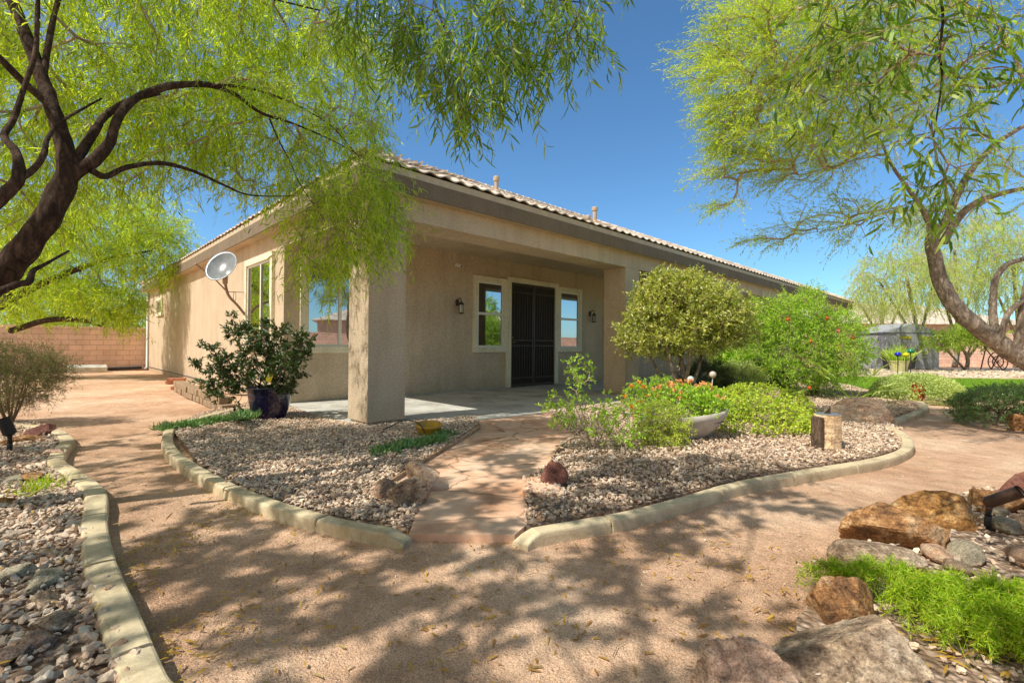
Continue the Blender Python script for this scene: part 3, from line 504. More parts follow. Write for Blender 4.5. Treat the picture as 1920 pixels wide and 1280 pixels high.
for (x, y, w_, d_, h_, m_, s_, lb) in [(30,1078,.17,.12,.07,'rockgreen',51,'flat greenish rock slab, left one of two beside the left kerb'), (78,1092,.2,.12,.07,'rockgreen',52,'flat greenish rock slab, right one of two beside the left kerb'), (88,1128,.17,.09,.06,'rockgrey',53,'wedge shaped brown rock below the greenish slabs'), (100,1170,.14,.12,.07,'rockgrey',54,'dark grey rock next to the kerb below the slabs'), (70,1205,.12,.1,.07,'rockpink',55,'pale pointed rock in the lower left stones'), (18,1230,.12,.1,.06,'rockpink',56,'reddish grey rock at the lower left edge'), (22,905,.24,.14,.08,'rockgreen',57,'flat green grey rock near the left edge behind the kerb'), (60,900,.22,.12,.1,'rockrust',58,'rusty rock beside the flat green grey rock'), (12,945,.12,.12,.08,'rockamber',59,'orange rounded rock at the left edge'), (40,828,.5,.25,.12,'rockrust',60,'rusty slab rock right of the black spotlight'), (75,812,.6,.25,.16,'rockred',61,'dark red slab rock behind the black spotlight'), (105,850,.3,.15,.08,'rockpink',62,'small pink rock by the bend of the left kerb')]:
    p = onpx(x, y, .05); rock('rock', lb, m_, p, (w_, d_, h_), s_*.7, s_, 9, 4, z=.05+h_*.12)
# river rocks in the front right bed, each one its own thing
rv = np.random.default_rng(77); spots = []
tries = 0
while len(spots) < 46 and tries < 6000:
    tries += 1; x, y = rv.uniform(2.05, 4.3), rv.uniform(1.95, 3.45)
    s = rv.uniform(.09, .2)
    if not inpoly(np.array([[x, y]]), bedFR)[0]: continue
    if abs(x-2.12) < .26 and abs(y-2.72) < .22 or abs(x-2.62) < .28 and abs(y-3.02) < .2: continue
    if all((x-a)**2+(y-b)**2 > (.42*(s+c))**2 for a, b, c in spots): spots.append((x, y, s))
mats = ['rocktan', 'rockgreen', 'rockpink', 'rockgrey', 'rockgreen', 'rockpink']
protos = [rock('river_rock', 'smooth pale river rock in the pile around the bronze spotlight', mats[i], spots[i][:2], (1, .75, .5), 0, 80+i, 7, 3, 'river rocks around the bronze spotlight', depth=.82, rough=.05, z=.06) for i in range(6)]
for i, (x, y, s) in enumerate(spots):
    if i < 6: o = protos[i]
    else: o = protos[i % 6].copy(); COL.objects.link(o)
    o.location = (x, y, .055+s*.08); o.scale = (s*1.15, s*1.05, s*1.1); o.rotation_euler = (rv.normal(0, .15), rv.normal(0, .15), rv.uniform(0, 6.28))

# ------------------------------------------------------------------ leaves and trees
def leaf_mesh(name, P, D, N, L, W, mat, parent, off, simple=False, bend=.25, smooth=False):
    n = len(P); D = unit(D); S = unit(np.cross(D, N)); N = np.cross(S, D); L = np.broadcast_to(L, (n,))[:, None]; W = np.broadcast_to(W, (n,))[:, None]
    P = P - np.asarray(off)
    if simple:
        V = np.stack([P, P+D*L*.45+S*W*.5+N*L*.05, P+D*L-N*L*bend*.3, P+D*L*.45-S*W*.5+N*L*.05], 1)
        F = (np.arange(n)*4)[:, None]+np.arange(4); return link(name, mesh_np(name, V.reshape(-1, 3), [F]), mat, parent)
    V = np.stack([P, P+D*L*.3+S*W*.5+N*L*.03, P+D*L*.3-S*W*.5+N*L*.03, P+D*L*.68+S*W*.4-N*L*bend*.25, P+D*L*.68-S*W*.4-N*L*bend*.25, P+D*L*.97-N*L*bend], 1)
    b = (np.arange(n)*6)[:, None]
    return link(name, mesh_np(name, V.reshape(-1, 3), [np.concatenate([b+[0, 1, 2], b+[3, 5, 4]]), b+[1, 3, 4, 2]]), mat, parent)
def edges_mesh(mb, P0, P1, R0, R1, k=4):
    n = len(P0)
    if not n: return
    T = unit(P1-P0); ref = np.where(np.abs(T[:, 2:3]) > .9, np.array([[1., 0, 0]]), np.array([[0, 0, 1.]])); A_ = unit(np.cross(T, ref)); B = np.cross(T, A_)
    a = np.arange(k)/k*2*math.pi; c = np.cos(a)[None, :, None]; s = np.sin(a)[None, :, None]; dirs = c*A_[:, None]+s*B[:, None]
    V = np.concatenate([(P0-T*R0[:, None]*.4)[:, None]+dirs*R0[:, None, None], (P1+T*R1[:, None]*.4)[:, None]+dirs*R1[:, None, None]], 1)
    j = np.arange(k); j2 = (j+1) % k; F = np.stack([j, j2, k+j2, k+j], -1)[None]+(np.arange(n)*2*k)[:, None, None]
    mb.add(V.reshape(-1, 3), F.reshape(-1, 4))
def grow(limbs, targets, r, step=.16, wig=.06, arch=.1, r0=.0022, rmax=.02):
    N = []; R = []; par = []
    for L in limbs:
        for p, q in zip(L[:-1], L[1:]):
            for t in np.linspace(0, 1, max(1, int(np.linalg.norm(q[:3]-p[:3])/.15)), endpoint=False): N.append(p[:3]+(q[:3]-p[:3])*t); R.append(p[3]); par.append(-1)
        N.append(L[-1][:3]); R.append(L[-1][3]); par.append(-1)
    nl = len(N); cap = nl+60000; NN = np.zeros((cap, 3)); NN[:nl] = N; par = list(par); n = nl
    d0 = np.array([np.min(np.linalg.norm(NN[:nl]-t, axis=1)) for t in targets]); order = np.argsort(d0)
    tips = []; gnode = [-1]*nl; inner = [0.]*nl
    for ti in order:
        t = targets[ti]; dd = np.linalg.norm(NN[:n]-t, axis=1); j = int(np.argmin(dd)); d = dd[j]
        if d < .05: continue
        m = max(1, int(math.ceil(d/step))); a = NN[j].copy(); side = r.normal(size=3)*wig*d
        prev = j
        for i in range(1, m+1):
            s_ = i/m; q = a+(t-a)*s_+side*math.sin(math.pi*s_)+np.array([0, 0, arch*d*math.sin(math.pi*s_)])
            if n >= cap: break
            NN[n] = q; par.append(prev); prev = n; n += 1
        tips.append(prev)
    par = np.array(par)
    gi = np.arange(nl, n)
    for _ in range(4):       # relax the kinks of the grown branches
        acc = np.zeros((n, 3)); cc = np.zeros(n); np.add.at(acc, par[gi], NN[gi]); np.add.at(cc, par[gi], 1)
        has = gi[cc[gi] > 0]; NN[has] = .45*NN[has]+.275*NN[par[has]]+.275*acc[has]/cc[has][:, None]
    cnt = np.zeros(n)
    for tp in tips:
        k = tp
        while k >= nl: cnt[k] += 1; k = par[k]
    rad = np.minimum(r0*np.sqrt(np.maximum(cnt, 1))*1.25, rmax); rad[:nl] = np.minimum(np.array(R), rmax)
    return NN[:n], par, rad, nl
def lm(*pts):     # limb given by survey points (x, y, distance, radius)
    return np.array([np.append(A(x, y, Y), r_) for x, y, Y, r_ in pts])
def lw(*pts): return np.array([np.array(p, float) for p in pts])
def blob(c, rad, n, r, shell=.3):
    p = unit(r.normal(size=(n, 3)))*(shell+(1-shell)*r.random((n, 1))**.5); return np.asarray(c)+p*np.asarray(rad)
def tree(name, label, cat, limbs, targets, mats, leafL, leafW, seed=1, nspray=2, nleaf=12, twl=.3, droop=.5, spread=.7, leafang=.8, simple=False, group=None, base=None, step=.16,
         arch=.1, bend=.25, keep=None, limbk=12, rough=.1, twk=3, twr=.0012, r0=.0022, outer=0., extra=None, upw=0., rmax=.02, wig=.06, ld=.35, root=None, flow=(0, 0, 0), tiponly=False):
    r = np.random.default_rng(seed); base = np.array(limbs[0][0][:3])*[1, 1, 0] if base is None else np.array(base)
    nm = ('hanging_branch', 'hanging_twigs', 'hanging_leaves') if root else ('trunk', 'branches', 'crown')
    root = root or thing(name, label, cat, base, group=group)
    bark, tw, lf = mats; mb = MB()
    for L in limbs:
        C = crom(L, 6); mb.tube(C[:, :3], C[:, 3], limbk, rough)
    mb.build(nm[0], bark, root, base, True)
    NN, par, rad, nl = grow(limbs, targets, r, step=step, arch=arch, r0=r0, rmax=rmax, wig=wig)
    tb = MB(); k = np.arange(nl, len(NN)); edges_mesh(tb, NN[par[k]], NN[k], np.minimum(rad[par[k]], rad[k]*1.25), rad[k], 5)
    # sprays of leaves on every branch node
    if tiponly: k = k[np.min(np.linalg.norm(NN[k][:, None]-targets[None], axis=2), axis=1) < .05]
    k = np.repeat(k, nspray); bp = NN[k]+r.normal(0, .02, (len(k), 3)); bd = unit(NN[k]-NN[par[k]])
    td = unit(bd*.6+r.normal(size=bd.shape)*spread+np.array([0, 0, -droop+upw])+np.array(flow)); tl = twl*r.uniform(.5, 1.25, len(k))
    if keep is not None: m = keep(bp+td*tl[:, None]*.5); k, bp, td, tl = k[m], bp[m], td[m], tl[m]
    K = 3; ss = np.linspace(0, 1, K+1); pts = [bp+td*(tl*s)[:, None]+np.array([0, 0, -1])*(droop*.6*tl*s*s)[:, None] for s in ss]
    for a_ in range(K): edges_mesh(tb, pts[a_], pts[a_+1], np.full(len(k), twr*(1.5-a_*.35)), np.full(len(k), twr*(1.2-a_*.35)), twk)
    tb.build(nm[1], tw, root, base)
    n = len(k); s = (np.arange(nleaf)+.5)/nleaf; s = np.clip(.12+.88*s[None]+r.normal(0, .03, (n, nleaf)), 0, 1)
    LP = bp[:, None]+td[:, None]*(tl[:, None]*s)[..., None]+np.array([0, 0, -1])*(droop*.6*tl[:, None]*s*s)[..., None]
    tg = unit(td[:, None]+np.array([0, 0, -1])*(droop*1.2*s)[..., None]); side = unit(np.cross(tg, r.normal(size=(n, nleaf, 3))))
    LD = unit(tg*math.cos(leafang)+side*math.sin(leafang)+r.normal(0, .15, side.shape)+np.array([0, 0, -ld*droop]))
    LP, LD = LP.reshape(-1, 3), LD.reshape(-1, 3); LN = unit(r.normal(size=LP.shape)+np.array([0, 0, 1.2]))
    leaf_mesh(nm[2], LP, LD, LN, leafL*r.uniform(.6, 1.2, len(LP)), leafW*r.uniform(.75, 1.2, len(LP)), lf, root, base, simple, bend)
    return root
R = np.random.default_rng(99)
def multi(bl, r=None): return np.concatenate([blob(c, rad, n, R) for c, rad, n in bl])

# left tree, in front: dark leaning trunk, long thin leaves
TL = [lw((-3.9, 2.75, 0, .2), (-3.7, 2.85, .9, .165), (*A(-30, 545, 3.0), .14), (*A(35, 478, 3.02), .125), (*A(85, 415, 3.05), .115), (*A(110, 365, 3.08), .11), (*A(128, 325, 3.1), .10), (*A(120, 270, 3.1), .08), (*A(98, 200, 3.1), .072), (*A(80, 150, 3.12), .066), (*A(50, 70, 3.15), .058), (*A(18, -10, 3.2), .05), (*A(-20, -120, 3.3), .04)),
      lm((112,352,3.08,.085),(150,318,3.12,.07),(178,300,3.15,.062),(205,268,3.2,.052),(216,235,3.22,.045),(232,205,3.3,.045),(262,180,3.4,.042),(300,166,3.5,.042),(340,159,3.62,.04),(395,160,3.8,.036),(440,177,4.,.028),(490,212,4.2,.022),(550,232,4.5,.016),(620,262,4.8,.010),(690,300,5.1,.006)),
      lm((135,330,3.1,.06),(150,290,3.13,.05),(178,245,3.2,.042),(200,215,3.3,.036),(245,188,3.42,.03),(300,175,3.5,.02)),
      lm((400,160,3.8,.02),(450,163,4.,.018),(510,178,4.2,.015),(570,205,4.5,.012),(630,245,4.9,.008),(700,330,5.2,.005)),
      lm((505,222,4.2,.014),(522,262,4.3,.012),(545,305,4.4,.009),(565,350,4.5,.006),(620,430,4.8,.004)),
      lm((172,320,3.13,.034),(198,331,3.2,.03),(238,314,3.3,.028),(300,306,3.5,.026),(360,320,3.8,.021),(420,347,4.1,.016),(470,366,4.3,.011),(560,368,4.6,.006)),
      lm((-40,400,2.7,.07),(0,372,2.72,.058),(30,343,2.75,.05),(36,320,2.76,.046),(30,285,2.8,.036),(8,255,2.85,.03),(25,225,2.9,.026),(45,165,2.95,.024),(66,100,3.,.022),(70,40,3.05,.02),(72,-40,3.1,.018)),
      lm((38,335,2.76,.03),(62,318,2.8,.028),(82,290,2.85,.026),(90,258,2.9,.02),(120,225,3.,.015),(190,185,3.2,.01)),
      lm((-60,560,2.75,.06),(0,545,2.8,.045),(32,533,2.82,.042),(54,528,2.85,.038),(62,508,2.9,.032),(85,495,3.,.022),(130,470,3.1,.012)),
      lm((80,150,3.12,.035),(95,60,3.2,.028),(110,0,3.3,.022),(140,-60,3.4,.018)),
      lm((98,200,3.1,.04),(40,150,3.,.034),(-10,100,2.9,.028),(-60,60,2.8,.02)),
      lm((20,-10,3.2,.03),(200,-40,3.5,.024),(420,-20,3.8,.016),(600,20,4.2,.01)),
      lw((*A(-20, -120, 3.3), .04), (-3.8, 3.4, 4.1, .035), (-4.6, 3.8, 4.5, .025), (-5.6, 4.2, 4.5, .015))]
TL = [L*np.array([1, 1, 1, .61]) for L in TL]; TL[8][:, 3] *= .75
bl = [(A(180,50,4.), (1.4,1.1,.75), 150), (A(430,40,4.4), (1.4,1.1,.75), 145), (A(600,110,4.9), (.85,.9,.7), 95), (A(650,300,5.), (.55,.6,.7), 105), (A(705,400,5.2), (.33,.45,.5), 70), (A(620,440,5.), (.42,.4,.48), 80),
      (A(330,200,4.3), (1.2,.9,.35), 130), (A(20,230,4.), (.6,.8,1.1), 110), (A(480,290,4.5), (.5,.6,.35), 60), (A(250,-220,3.6), (2.,1.4,.6), 110), (np.array([-5.4, 3.6, 4.2]), (1.8, 1.6, .8), 70), (np.array([-2.9, 5.2, 4.3]), (1.5, 1.0, .5), 30), (A(150,270,4.), (.8,.7,.45), 60)]
tree('sumac_tree', 'dark leaning tree with long thin leaves whose forked trunk enters at the left edge', 'tree', TL, multi(bl), (M['sumacbark'], M['paletwig'], M['sumac']), .095, .0095, 101, 3, 14, .32, .7, .75, twr=.0012, r0=.0022, rmax=.011, rough=.16, limbk=14)

# tree over the viewpoint: trunk behind, crown high overhead, two branches hanging into view
TO = [lw((-2.6, -3.2, 0, .16), (-2.6, -3.0, 1.6, .14), (-2.6, -2.5, 2.8, .12), (-2.5, -1.7, 3.7, .08), (-2.4, -.8, 4.4, .05), (-2.4, .2, 4.8, .03)),
      lw((-2.6, -2.5, 2.8, .07), (-2., -1.8, 3.6, .05), (-1.2, -1., 4.4, .035), (-.4, -.3, 4.7, .02)),
      lw((-2.5, -1.7, 3.7, .05), (-3.6, -1., 4.4, .035), (-4.8, -.2, 4.8, .025), (-5.8, .4, 4.9, .015)),
      lw((-2.4, -.8, 4.4, .03), (-1.6, .6, 4.8, .022), (-1.2, 1.4, 4.8, .012)), lw((-2.4, -.8, 4.4, .03), (-3.2, .6, 4.8, .022), (-3.8, 1.6, 4.9, .012))]
TO = [L*np.array([1, 1, 1, .33]) if i_ else L for i_, L in enumerate(TO)]; TO[0][3:, 3] *= .4
cr = np.random.default_rng(515); tg = []
for cx_, cy_, rx_, ry_, n_ in [(-2.4, .3, 2.7, 2.2, 330), (-4.6, .5, 1.8, 1.8, 130), (-2.4, 1.6, 2.0, .9, 66), (-6.6, 2.7, 1.7, 1.3, 120)]:
    for _ in range(n_):
        a = cr.uniform(0, 6.283); q = math.sqrt(cr.random()); c_ = (cx_+rx_*q*math.cos(a), cy_+ry_*q*math.sin(a), cr.uniform(4.0, 5.2)); s_ = cr.uniform(.03, .15)
        gx, gy = c_[0]+.63*c_[2], c_[1]+.471*c_[2]; u_ = cr.random()
        if (gx > 1.25 and gy < 3.1 and u_ < .88) or (gx > 2.3 and u_ < .6) or (gy > 3.6 and gx > -2.6 and u_ < .5) or u_ < .08: continue
        tg.append(blob(c_, (s_, s_, s_*.55), int(2+26*s_), cr, .1))
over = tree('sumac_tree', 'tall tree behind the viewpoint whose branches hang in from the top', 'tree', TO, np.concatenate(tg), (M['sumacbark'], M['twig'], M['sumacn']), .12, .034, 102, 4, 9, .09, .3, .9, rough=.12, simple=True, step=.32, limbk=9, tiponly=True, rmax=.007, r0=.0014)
hb1 = lw((-1.6, .6, 4.8, .009), (-1.2, 1.4, 4.7, .008), (-.9, 2.1, 4.2, .008), (*A(790, -70, 2.95), .010), (*A(835, 55, 2.95), .006), (*A(888, 125, 2.9), .004))
hang = [(A(700,30,3.), (.26,.3,.18), 20), (A(800,60,2.95), (.3,.35,.24), 30), (A(890,110,2.85), (.34,.35,.32), 46), (A(990,40,2.8), (.36,.35,.2), 38), (A(1080,25,2.7), (.2,.3,.14), 17), (A(870,180,2.85), (.13,.2,.15), 11), (A(1000,-60,2.8), (.6,.4,.2), 26)]
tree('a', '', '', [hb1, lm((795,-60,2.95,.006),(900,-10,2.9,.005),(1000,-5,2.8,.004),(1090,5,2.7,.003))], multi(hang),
     (M['sumacbark'], M['twig'], M['sumacn']), .105, .0105, 103, 2, 12, .24, .7, .6, step=.12, base=np.array(over.location), limbk=8, root=over, rmax=.005, r0=.0012)
hb2 = lw((-.4, -.3, 4.7, .012), (.6, .2, 4.4, .009), (1.5, .9, 3.6, .007), (*A(1790, -160, 1.95), .008), (*A(1768, 40, 1.95), .005), (*A(1762, 105, 1.95), .0045), (*A(1766, 150, 1.98), .004), (*A(1750, 260, 2.), .0025))
hr = [(A(1690,90,2.05), (.22,.25,.2), 18), (A(1600,130,2.1), (.2,.25,.16), 14), (A(1800,60,1.95), (.2,.25,.18), 15), (A(1880,110,1.9), (.14,.2,.2), 10), (A(1740,230,2.), (.16,.2,.14), 9), (A(1750,330,2.05), (.13,.2,.12), 8), (A(1700,-50,2.), (.4,.3,.1), 20), (A(1580,40,2.1), (.15,.2,.12), 12)]
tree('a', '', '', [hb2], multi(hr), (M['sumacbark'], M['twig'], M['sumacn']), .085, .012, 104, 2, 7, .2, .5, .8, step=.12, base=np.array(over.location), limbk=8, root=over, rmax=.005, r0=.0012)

# tree in the back left corner of the side yard
TB = [lw((-16., 13.4, 0, .2), (-15.6, 13.6, 1.2, .17), (-14.8, 14., 2.2, .13), (-13.6, 14.3, 3.0, .09), (-12.2, 14.5, 3.6, .06), (-11., 14.6, 3.9, .03)),
      lm((20,620,14.3,.09),(90,600,14.3,.08),(150,600,14.4,.07),(190,612,14.4,.02)), lw((-14.8, 14., 2.2, .09), (-14., 14., 3.6, .07), (-13.2, 14., 4.8, .03))]
blb = [(A(220,420,14.5), (2.0,1.6,1.3), 300), (A(130,450,14.5), (2.2,1.7,1.6), 330), (A(290,470,14.5), (1.1,1.2,1.1), 170), (A(60,530,14.5), (1.7,1.4,1.2), 220), (A(200,560,14.4), (1.2,1.,.7), 130), (A(235,590,14.3), (.5,.5,.5), 30)]
tree('sumac_tree', 'dense yellow green tree overhanging the pink block wall', 'tree', TB, multi(blb), (M['sumacbark'], M['twig'], M['sumac']), .15, .022, 105, 4, 9, .42, .6, .8, simple=True, step=.3, rough=.12)
for i, (x, y, Y, rr, lb) in enumerate([(30, 570, 27, (4.5, 2, 2.2), 'pale hazy tree beyond the block wall at the left edge'), (190, 575, 30, (4.2, 2, 2.0), 'pale hazy tree beyond the block wall near the house corner'), (-120, 500, 27, (4, 2, 3.4), 'taller tree beyond the wall, past the left edge')]):
    c = A(x, y, Y); tree('yard_tree', lb, 'tree', [lw((c[0], c[1], 0, .2), (c[0]+.2, c[1], c[2]*.6, .14), (c[0], c[1], c[2]+.8, .06))], blob(c, rr, 150, R), (M['sumacbark'], M['twig'], M['far']), .32, .07, 110+i, 4, 9, .8, .3, .9, simple=True, step=.7, twr=.004)

# right mesquite: pale leaning trunk and feathery crown
TM = [lw((7.6, 5.7, 0, .26), (7.2, 5.8, .35, .23), (*A(1925, 678, 6.0), .19), (*A(1865, 637, 6.05), .18), (*A(1800, 585, 6.1), .165), (*A(1765, 530, 6.15), .15), (*A(1752, 480, 6.2), .135), (*A(1748, 445, 6.2), .12), (*A(1772, 415, 6.2), .085), (*A(1795, 365, 6.2), .075), (*A(1822, 318, 6.25), .065), (*A(1870, 268, 6.3), .055), (*A(1930, 230, 6.3), .04)),
      lm((1750,450,6.2,.09),(1742,418,6.2,.07),(1725,385,6.15,.05),(1700,350,6.1,.04),(1672,310,6.05,.03),(1640,250,6.,.022),(1560,190,5.9,.014),(1450,140,5.8,.008)),
      lm((1768,455,6.2,.09),(1800,405,6.15,.075),(1835,378,6.1,.065),(1880,362,6.05,.055),(1935,350,6.,.04)),
      lm((1868,640,6.05,.09),(1862,590,6.05,.075),(1862,555,6.05,.068),(1868,520,6.05,.06),(1890,495,6.05,.055),(1930,478,6.05,.05),(1980,420,6.,.04)),
      lm((1872,655,6.02,.08),(1880,615,5.95,.06),(1896,580,5.9,.052),(1925,562,5.85,.045)),
      lm((1905,672,6.,.09),(1912,630,5.95,.085),(1922,560,5.9,.08),(1950,420,5.9,.07),(1960,300,5.9,.06),(1925,160,5.9,.05),(1850,165,5.9,.034),(1790,160,5.9,.028),(1720,190,5.9,.02),(1640,225,5.9,.012)),
      lm((1925,160,5.9,.04),(1880,60,5.9,.034),(1830,20,5.9,.028),(1700,-30,5.9,.02),(1550,-20,5.9,.012)),
      lm((1870,268,6.3,.03),(1850,255,6.2,.028),(1800,240,6.1,.02),(1700,260,6.,.014),(1600,300,6.,.01),(1500,330,6.,.006)),
      lm((1800,400,6.2,.02),(1740,395,6.2,.018),(1660,400,6.2,.014),(1560,430,6.3,.008),(1480,440,6.4,.005)),
      lm((1795,365,6.2,.03),(1760,310,6.2,.024),(1745,240,6.2,.018),(1700,150,6.1,.012),(1640,80,6.,.008))]
TM = [L*np.array([1, 1, 1, .57]) for L in TM]
blm = [(np.array([3.4, 4.2, 4.75]), (1.0, .6, .3), 60), (np.array([4.9, 4.7, 5.15]), (1.2, .6, .3), 60), (A(1320,95,5.8), (.3,.3,.07), 16), (A(1330,135,5.8), (.34,.3,.06), 18), (A(1345,215,5.8), (.3,.3,.06), 14), (A(1340,330,5.9), (.3,.3,.06), 14), (A(1365,385,6.), (.3,.3,.06), 12), (A(1360,50,5.8), (.3,.3,.07), 14), (A(1450,450,6.3), (.4,.3,.07), 16), (A(1400,60,5.8), (.4,.7,.3), 46), (A(1380,180,5.8), (.35,.6,.5), 70), (A(1400,270,5.8), (.35,.6,.4), 62), (A(1620,250,6.), (.6,.8,.4), 93), (A(1430,110,5.8), (.72,.9,.65), 234), (A(1520,60,5.9), (.8,1.,.6), 202), (A(1440,240,5.9), (.6,.8,.55), 187), (A(1570,200,6.), (.8,1.,.75), 218), (A(1650,90,6.), (.8,1.,.6), 171), (A(1530,310,6.), (.62,.7,.2), 78), (A(1600,410,6.3), (.95,.8,.25), 70), (A(1780,120,6.), (.8,1.,.9), 101), (A(1850,320,6.1), (.6,.8,.7), 62), (A(1500,-90,5.9), (1.3,1.,.4), 70), (A(1750,-80,6.), (1.2,1.,.5), 62)]
tree('mesquite_tree', 'mesquite with pale twisting trunk leaning in from the right and feathery yellow green crown', 'tree', TM, multi(blm), (M['mesqbark'], M['paletwig'], M['mesq']), .055, .0098, 120, 4, 12, .34, .18, .4, leafang=.6, simple=True, rough=.14, limbk=14, step=.2, wig=.12, r0=.003, flow=(-.75, -.15, .05), twr=.0010)

# trees far right
for i, (x, y, Y, rr, n_, lb, gx) in enumerate([(1700, 520, 23, (2.5, 2.2, 1.7), 260, 'bright weeping tree in front of the grey shed', 1716), (1790, 470, 25, (3.2, 2.5, 2.6), 300, 'tall pale feathery tree behind the shed', 1790), (1900, 500, 24, (2.6, 2.5, 2.8), 220, 'tall bright tree behind the leaning trunk at the right edge', 1905), (1650, 560, 30, (2., 2, 1.2), 110, 'small pale tree beside the far end of the house roof', 1650)]):
    c = A(x, y, Y); g_ = A(gx, 690, 30.); tree('palo_verde_tree', lb, 'tree', [lw((g_[0], g_[1], 0, .16), (g_[0]+.2, g_[1], 1.6, .12), (c[0], c[1], c[2], .07)), lw((g_[0]+.2, g_[1], 1.4, .09), (c[0]-1.3, c[1], c[2]-.2, .04)), lw((g_[0]+.2, g_[1], 1.4, .09), (c[0]+1.3, c[1], c[2]-.2, .04))],
        blob(c, rr, n_, R), (M['mesqbark'], M['paletwig'], M['far']), .15, .022, 130+i, 4, 12, .7, .75, .6, leafang=.5, simple=True, step=.45, twr=.004)
c = A(1808, 640, 22); g_ = G(1805, 694)
tree('crape_tree', 'small multi stemmed tree right of the grey shed', 'tree', [lw((23.2, 24.6, 0, .09), (23.2, 24.6, .8, .08), (22.4, 24.6, 1.9, .04)), lw((23.2, 24.6, .6, .07), (24.2, 24.6, 1.9, .04)), lw((23, 24.5, .1, .06), (21.4, 24.3, 1.6, .03)), lw((23.2, 24.6, .7, .05), (23.3, 24.2, 2., .03))], np.concatenate([blob(A(1775, 640, 24.4), (1.1, .8, .5), 60, R), blob(A(1815, 625, 24.4), (1.5, .9, .5), 90, R), blob(A(1850, 635, 24.4), (.9, .8, .4), 50, R)]), (M['mesqbark'], M['twig'], M['far']), .16, .05, 140, 4, 9, .35, .2, .8, simple=True, step=.4, twr=.004)

tree('yard_tree', 'leafy yard tree beyond the right edge, mirrored in the porch windows', 'tree', [lw((14.5, 9., 0, .14), (14.4, 9.1, 1.4, .11), (14., 9.2, 2.6, .06))], blob((14, 9.2, 2.7), (2.2, 2., 1.5), 260, R), (M['mesqbark'], M['twig'], M['pome']), .16, .05, 145, 4, 9, .35, .2, .9, simple=True, step=.4, twr=.003)
tree('yard_bush', 'tall leafy bush beyond the right edge, mirrored in the porch windows', 'bush', [lw((12.4, 9.4, 0, .06), (12.4, 9.4, .9, .04))], blob((12.4, 9.4, .9), (1.5, 1.3, .9), 240, R), (M['mesqbark'], M['twig'], M['pome']), .12, .04, 146, 4, 8, .25, .1, .9, simple=True, step=.3, twr=.003)
# ------------------------------------------------------------------ shrubs
def shrub(name, label, cat, base, stems, c, rad, n, mats, L, W, seed, nspray=3, nleaf=8, twl=.14, droop=.0, spread=.9, upw=.2, step=.1, shell=.45, group=None, simple=True, leafang=.8, r0=.002, sr=.02, bend=.2, parts=None, bz=0.):
    r = np.random.default_rng(seed); base = np.array([base[0], base[1], bz]); limbs = []
    for i in range(stems):
        a = i/stems*6.283+r.uniform(0, 1); e = np.asarray(c)+np.array([math.cos(a)*rad[0]*.45, math.sin(a)*rad[1]*.45, r.uniform(-.3, .2)*rad[2]])
        s0 = base+[math.cos(a)*sr*1.3, math.sin(a)*sr*1.3, .0]; m = s0*.55+e*.45+r.normal(0, .04, 3)*rad[0]; m[2] = s0[2]*.5+e[2]*.5
        limbs.append(np.array([np.append(s0, sr), np.append(m, sr*.75), np.append(e, sr*.35)]))
    tg = []
    for cc, rr, nn in ([(c, rad, n)] if parts is None else parts): tg.append(blob(cc, rr, nn, r, shell))
    tg = np.concatenate(tg); tg = tg[tg[:, 2] > bz+.03]
    return tree(name, label, cat, limbs, tg, mats, L, W, seed, nspray, nleaf, twl, droop, spread, leafang, simple, group, base, step, .06, bend, limbk=8, rough=.06, twr=.001, r0=r0, upw=upw, rmax=sr*.6)
# privet tree in front of the second pillar
b = np.array([3.3, 9.3]); TP = []
for i, (tx, ty) in enumerate([(1215, 660), (1245, 630), (1285, 640), (1320, 650), (1300, 600), (1260, 590)]):
    e = A(tx, ty, 9.3+R.uniform(-.5, .5)); s0 = np.array([*(b+R.normal(0, .06, 2)), 0.]); mid = (s0+e)/2+[*R.normal(0, .04, 2), .05]
    TP.append(np.array([np.append(s0, .045), np.append(mid, .034), np.append(e, .018)]))
blp = [(A(1285,600,9.3), (1.15,1.05,.8), 900), (A(1250,560,9.3), (.7,.8,.5), 260), (A(1340,590,9.3), (.75,.8,.6), 300), (A(1200,640,9.3), (.42,.6,.33), 120), (A(1270,530,9.3), (.5,.6,.24), 90), (A(1375,615,9.3), (.4,.6,.4), 120), (A(1240,530,9.3), (.2,.3,.3), 40), (A(1310,535,9.3), (.2,.3,.28), 40), (A(1180,620,9.3), (.25,.3,.2), 40)]
tree('privet_tree', 'rounded glossy leaved tree with several bare stems in front of the second pillar', 'tree', TP, multi(blp), (M['mesqbark'], M['twig'], M['privet']), .068, .032, 150, 3, 6, .17, .0, .8, simple=True, step=.14, upw=.25, bend=.35, limbk=9)
shrub('pomegranate_bush', 'large bright green bush dotted with small red orange fruit', 'bush', (6.85, 10.9), 7, A(1510, 645, 10.9), (1.2, 1.1, 1.0), 10, (M['twig'], M['twig'], M['pome']), .055, .016, 151, 4, 9, .2, .15, .9, step=.16, sr=.035,
      parts=[(A(1500, 660, 10.9), (1.35, 1.2, .95), 850), (A(1490, 590, 10.9), (.75, .8, .5), 220), (A(1565, 640, 10.8), (.7, .8, .8), 260), (A(1440, 600, 10.9), (.7, .8, .5), 160), (A(1520, 560, 10.9), (.25, .3, .3), 40)])
pb = bpy.data.objects['pomegranate_bush']; po = np.array(pb.location)
for i, (x, y, Y) in enumerate([(1551,597,10.15),(1572,621,10.1),(1520,640,9.9),(1599,634,10.4),(1477,599,10.0),(1518,727,9.75),(1573,651,10.1)]):
    f = MB(); f.sphere((0, 0, 0), .042, 12, 8); f.lathe([(.02, .045), (.016, .06), (.026, .075)], (0, 0, 0), 8); o = f.build('fruit', M['fruit'], pb, smooth=True); o.location = A(x, y, Y)-po; o.scale = (.85, .85, .85)
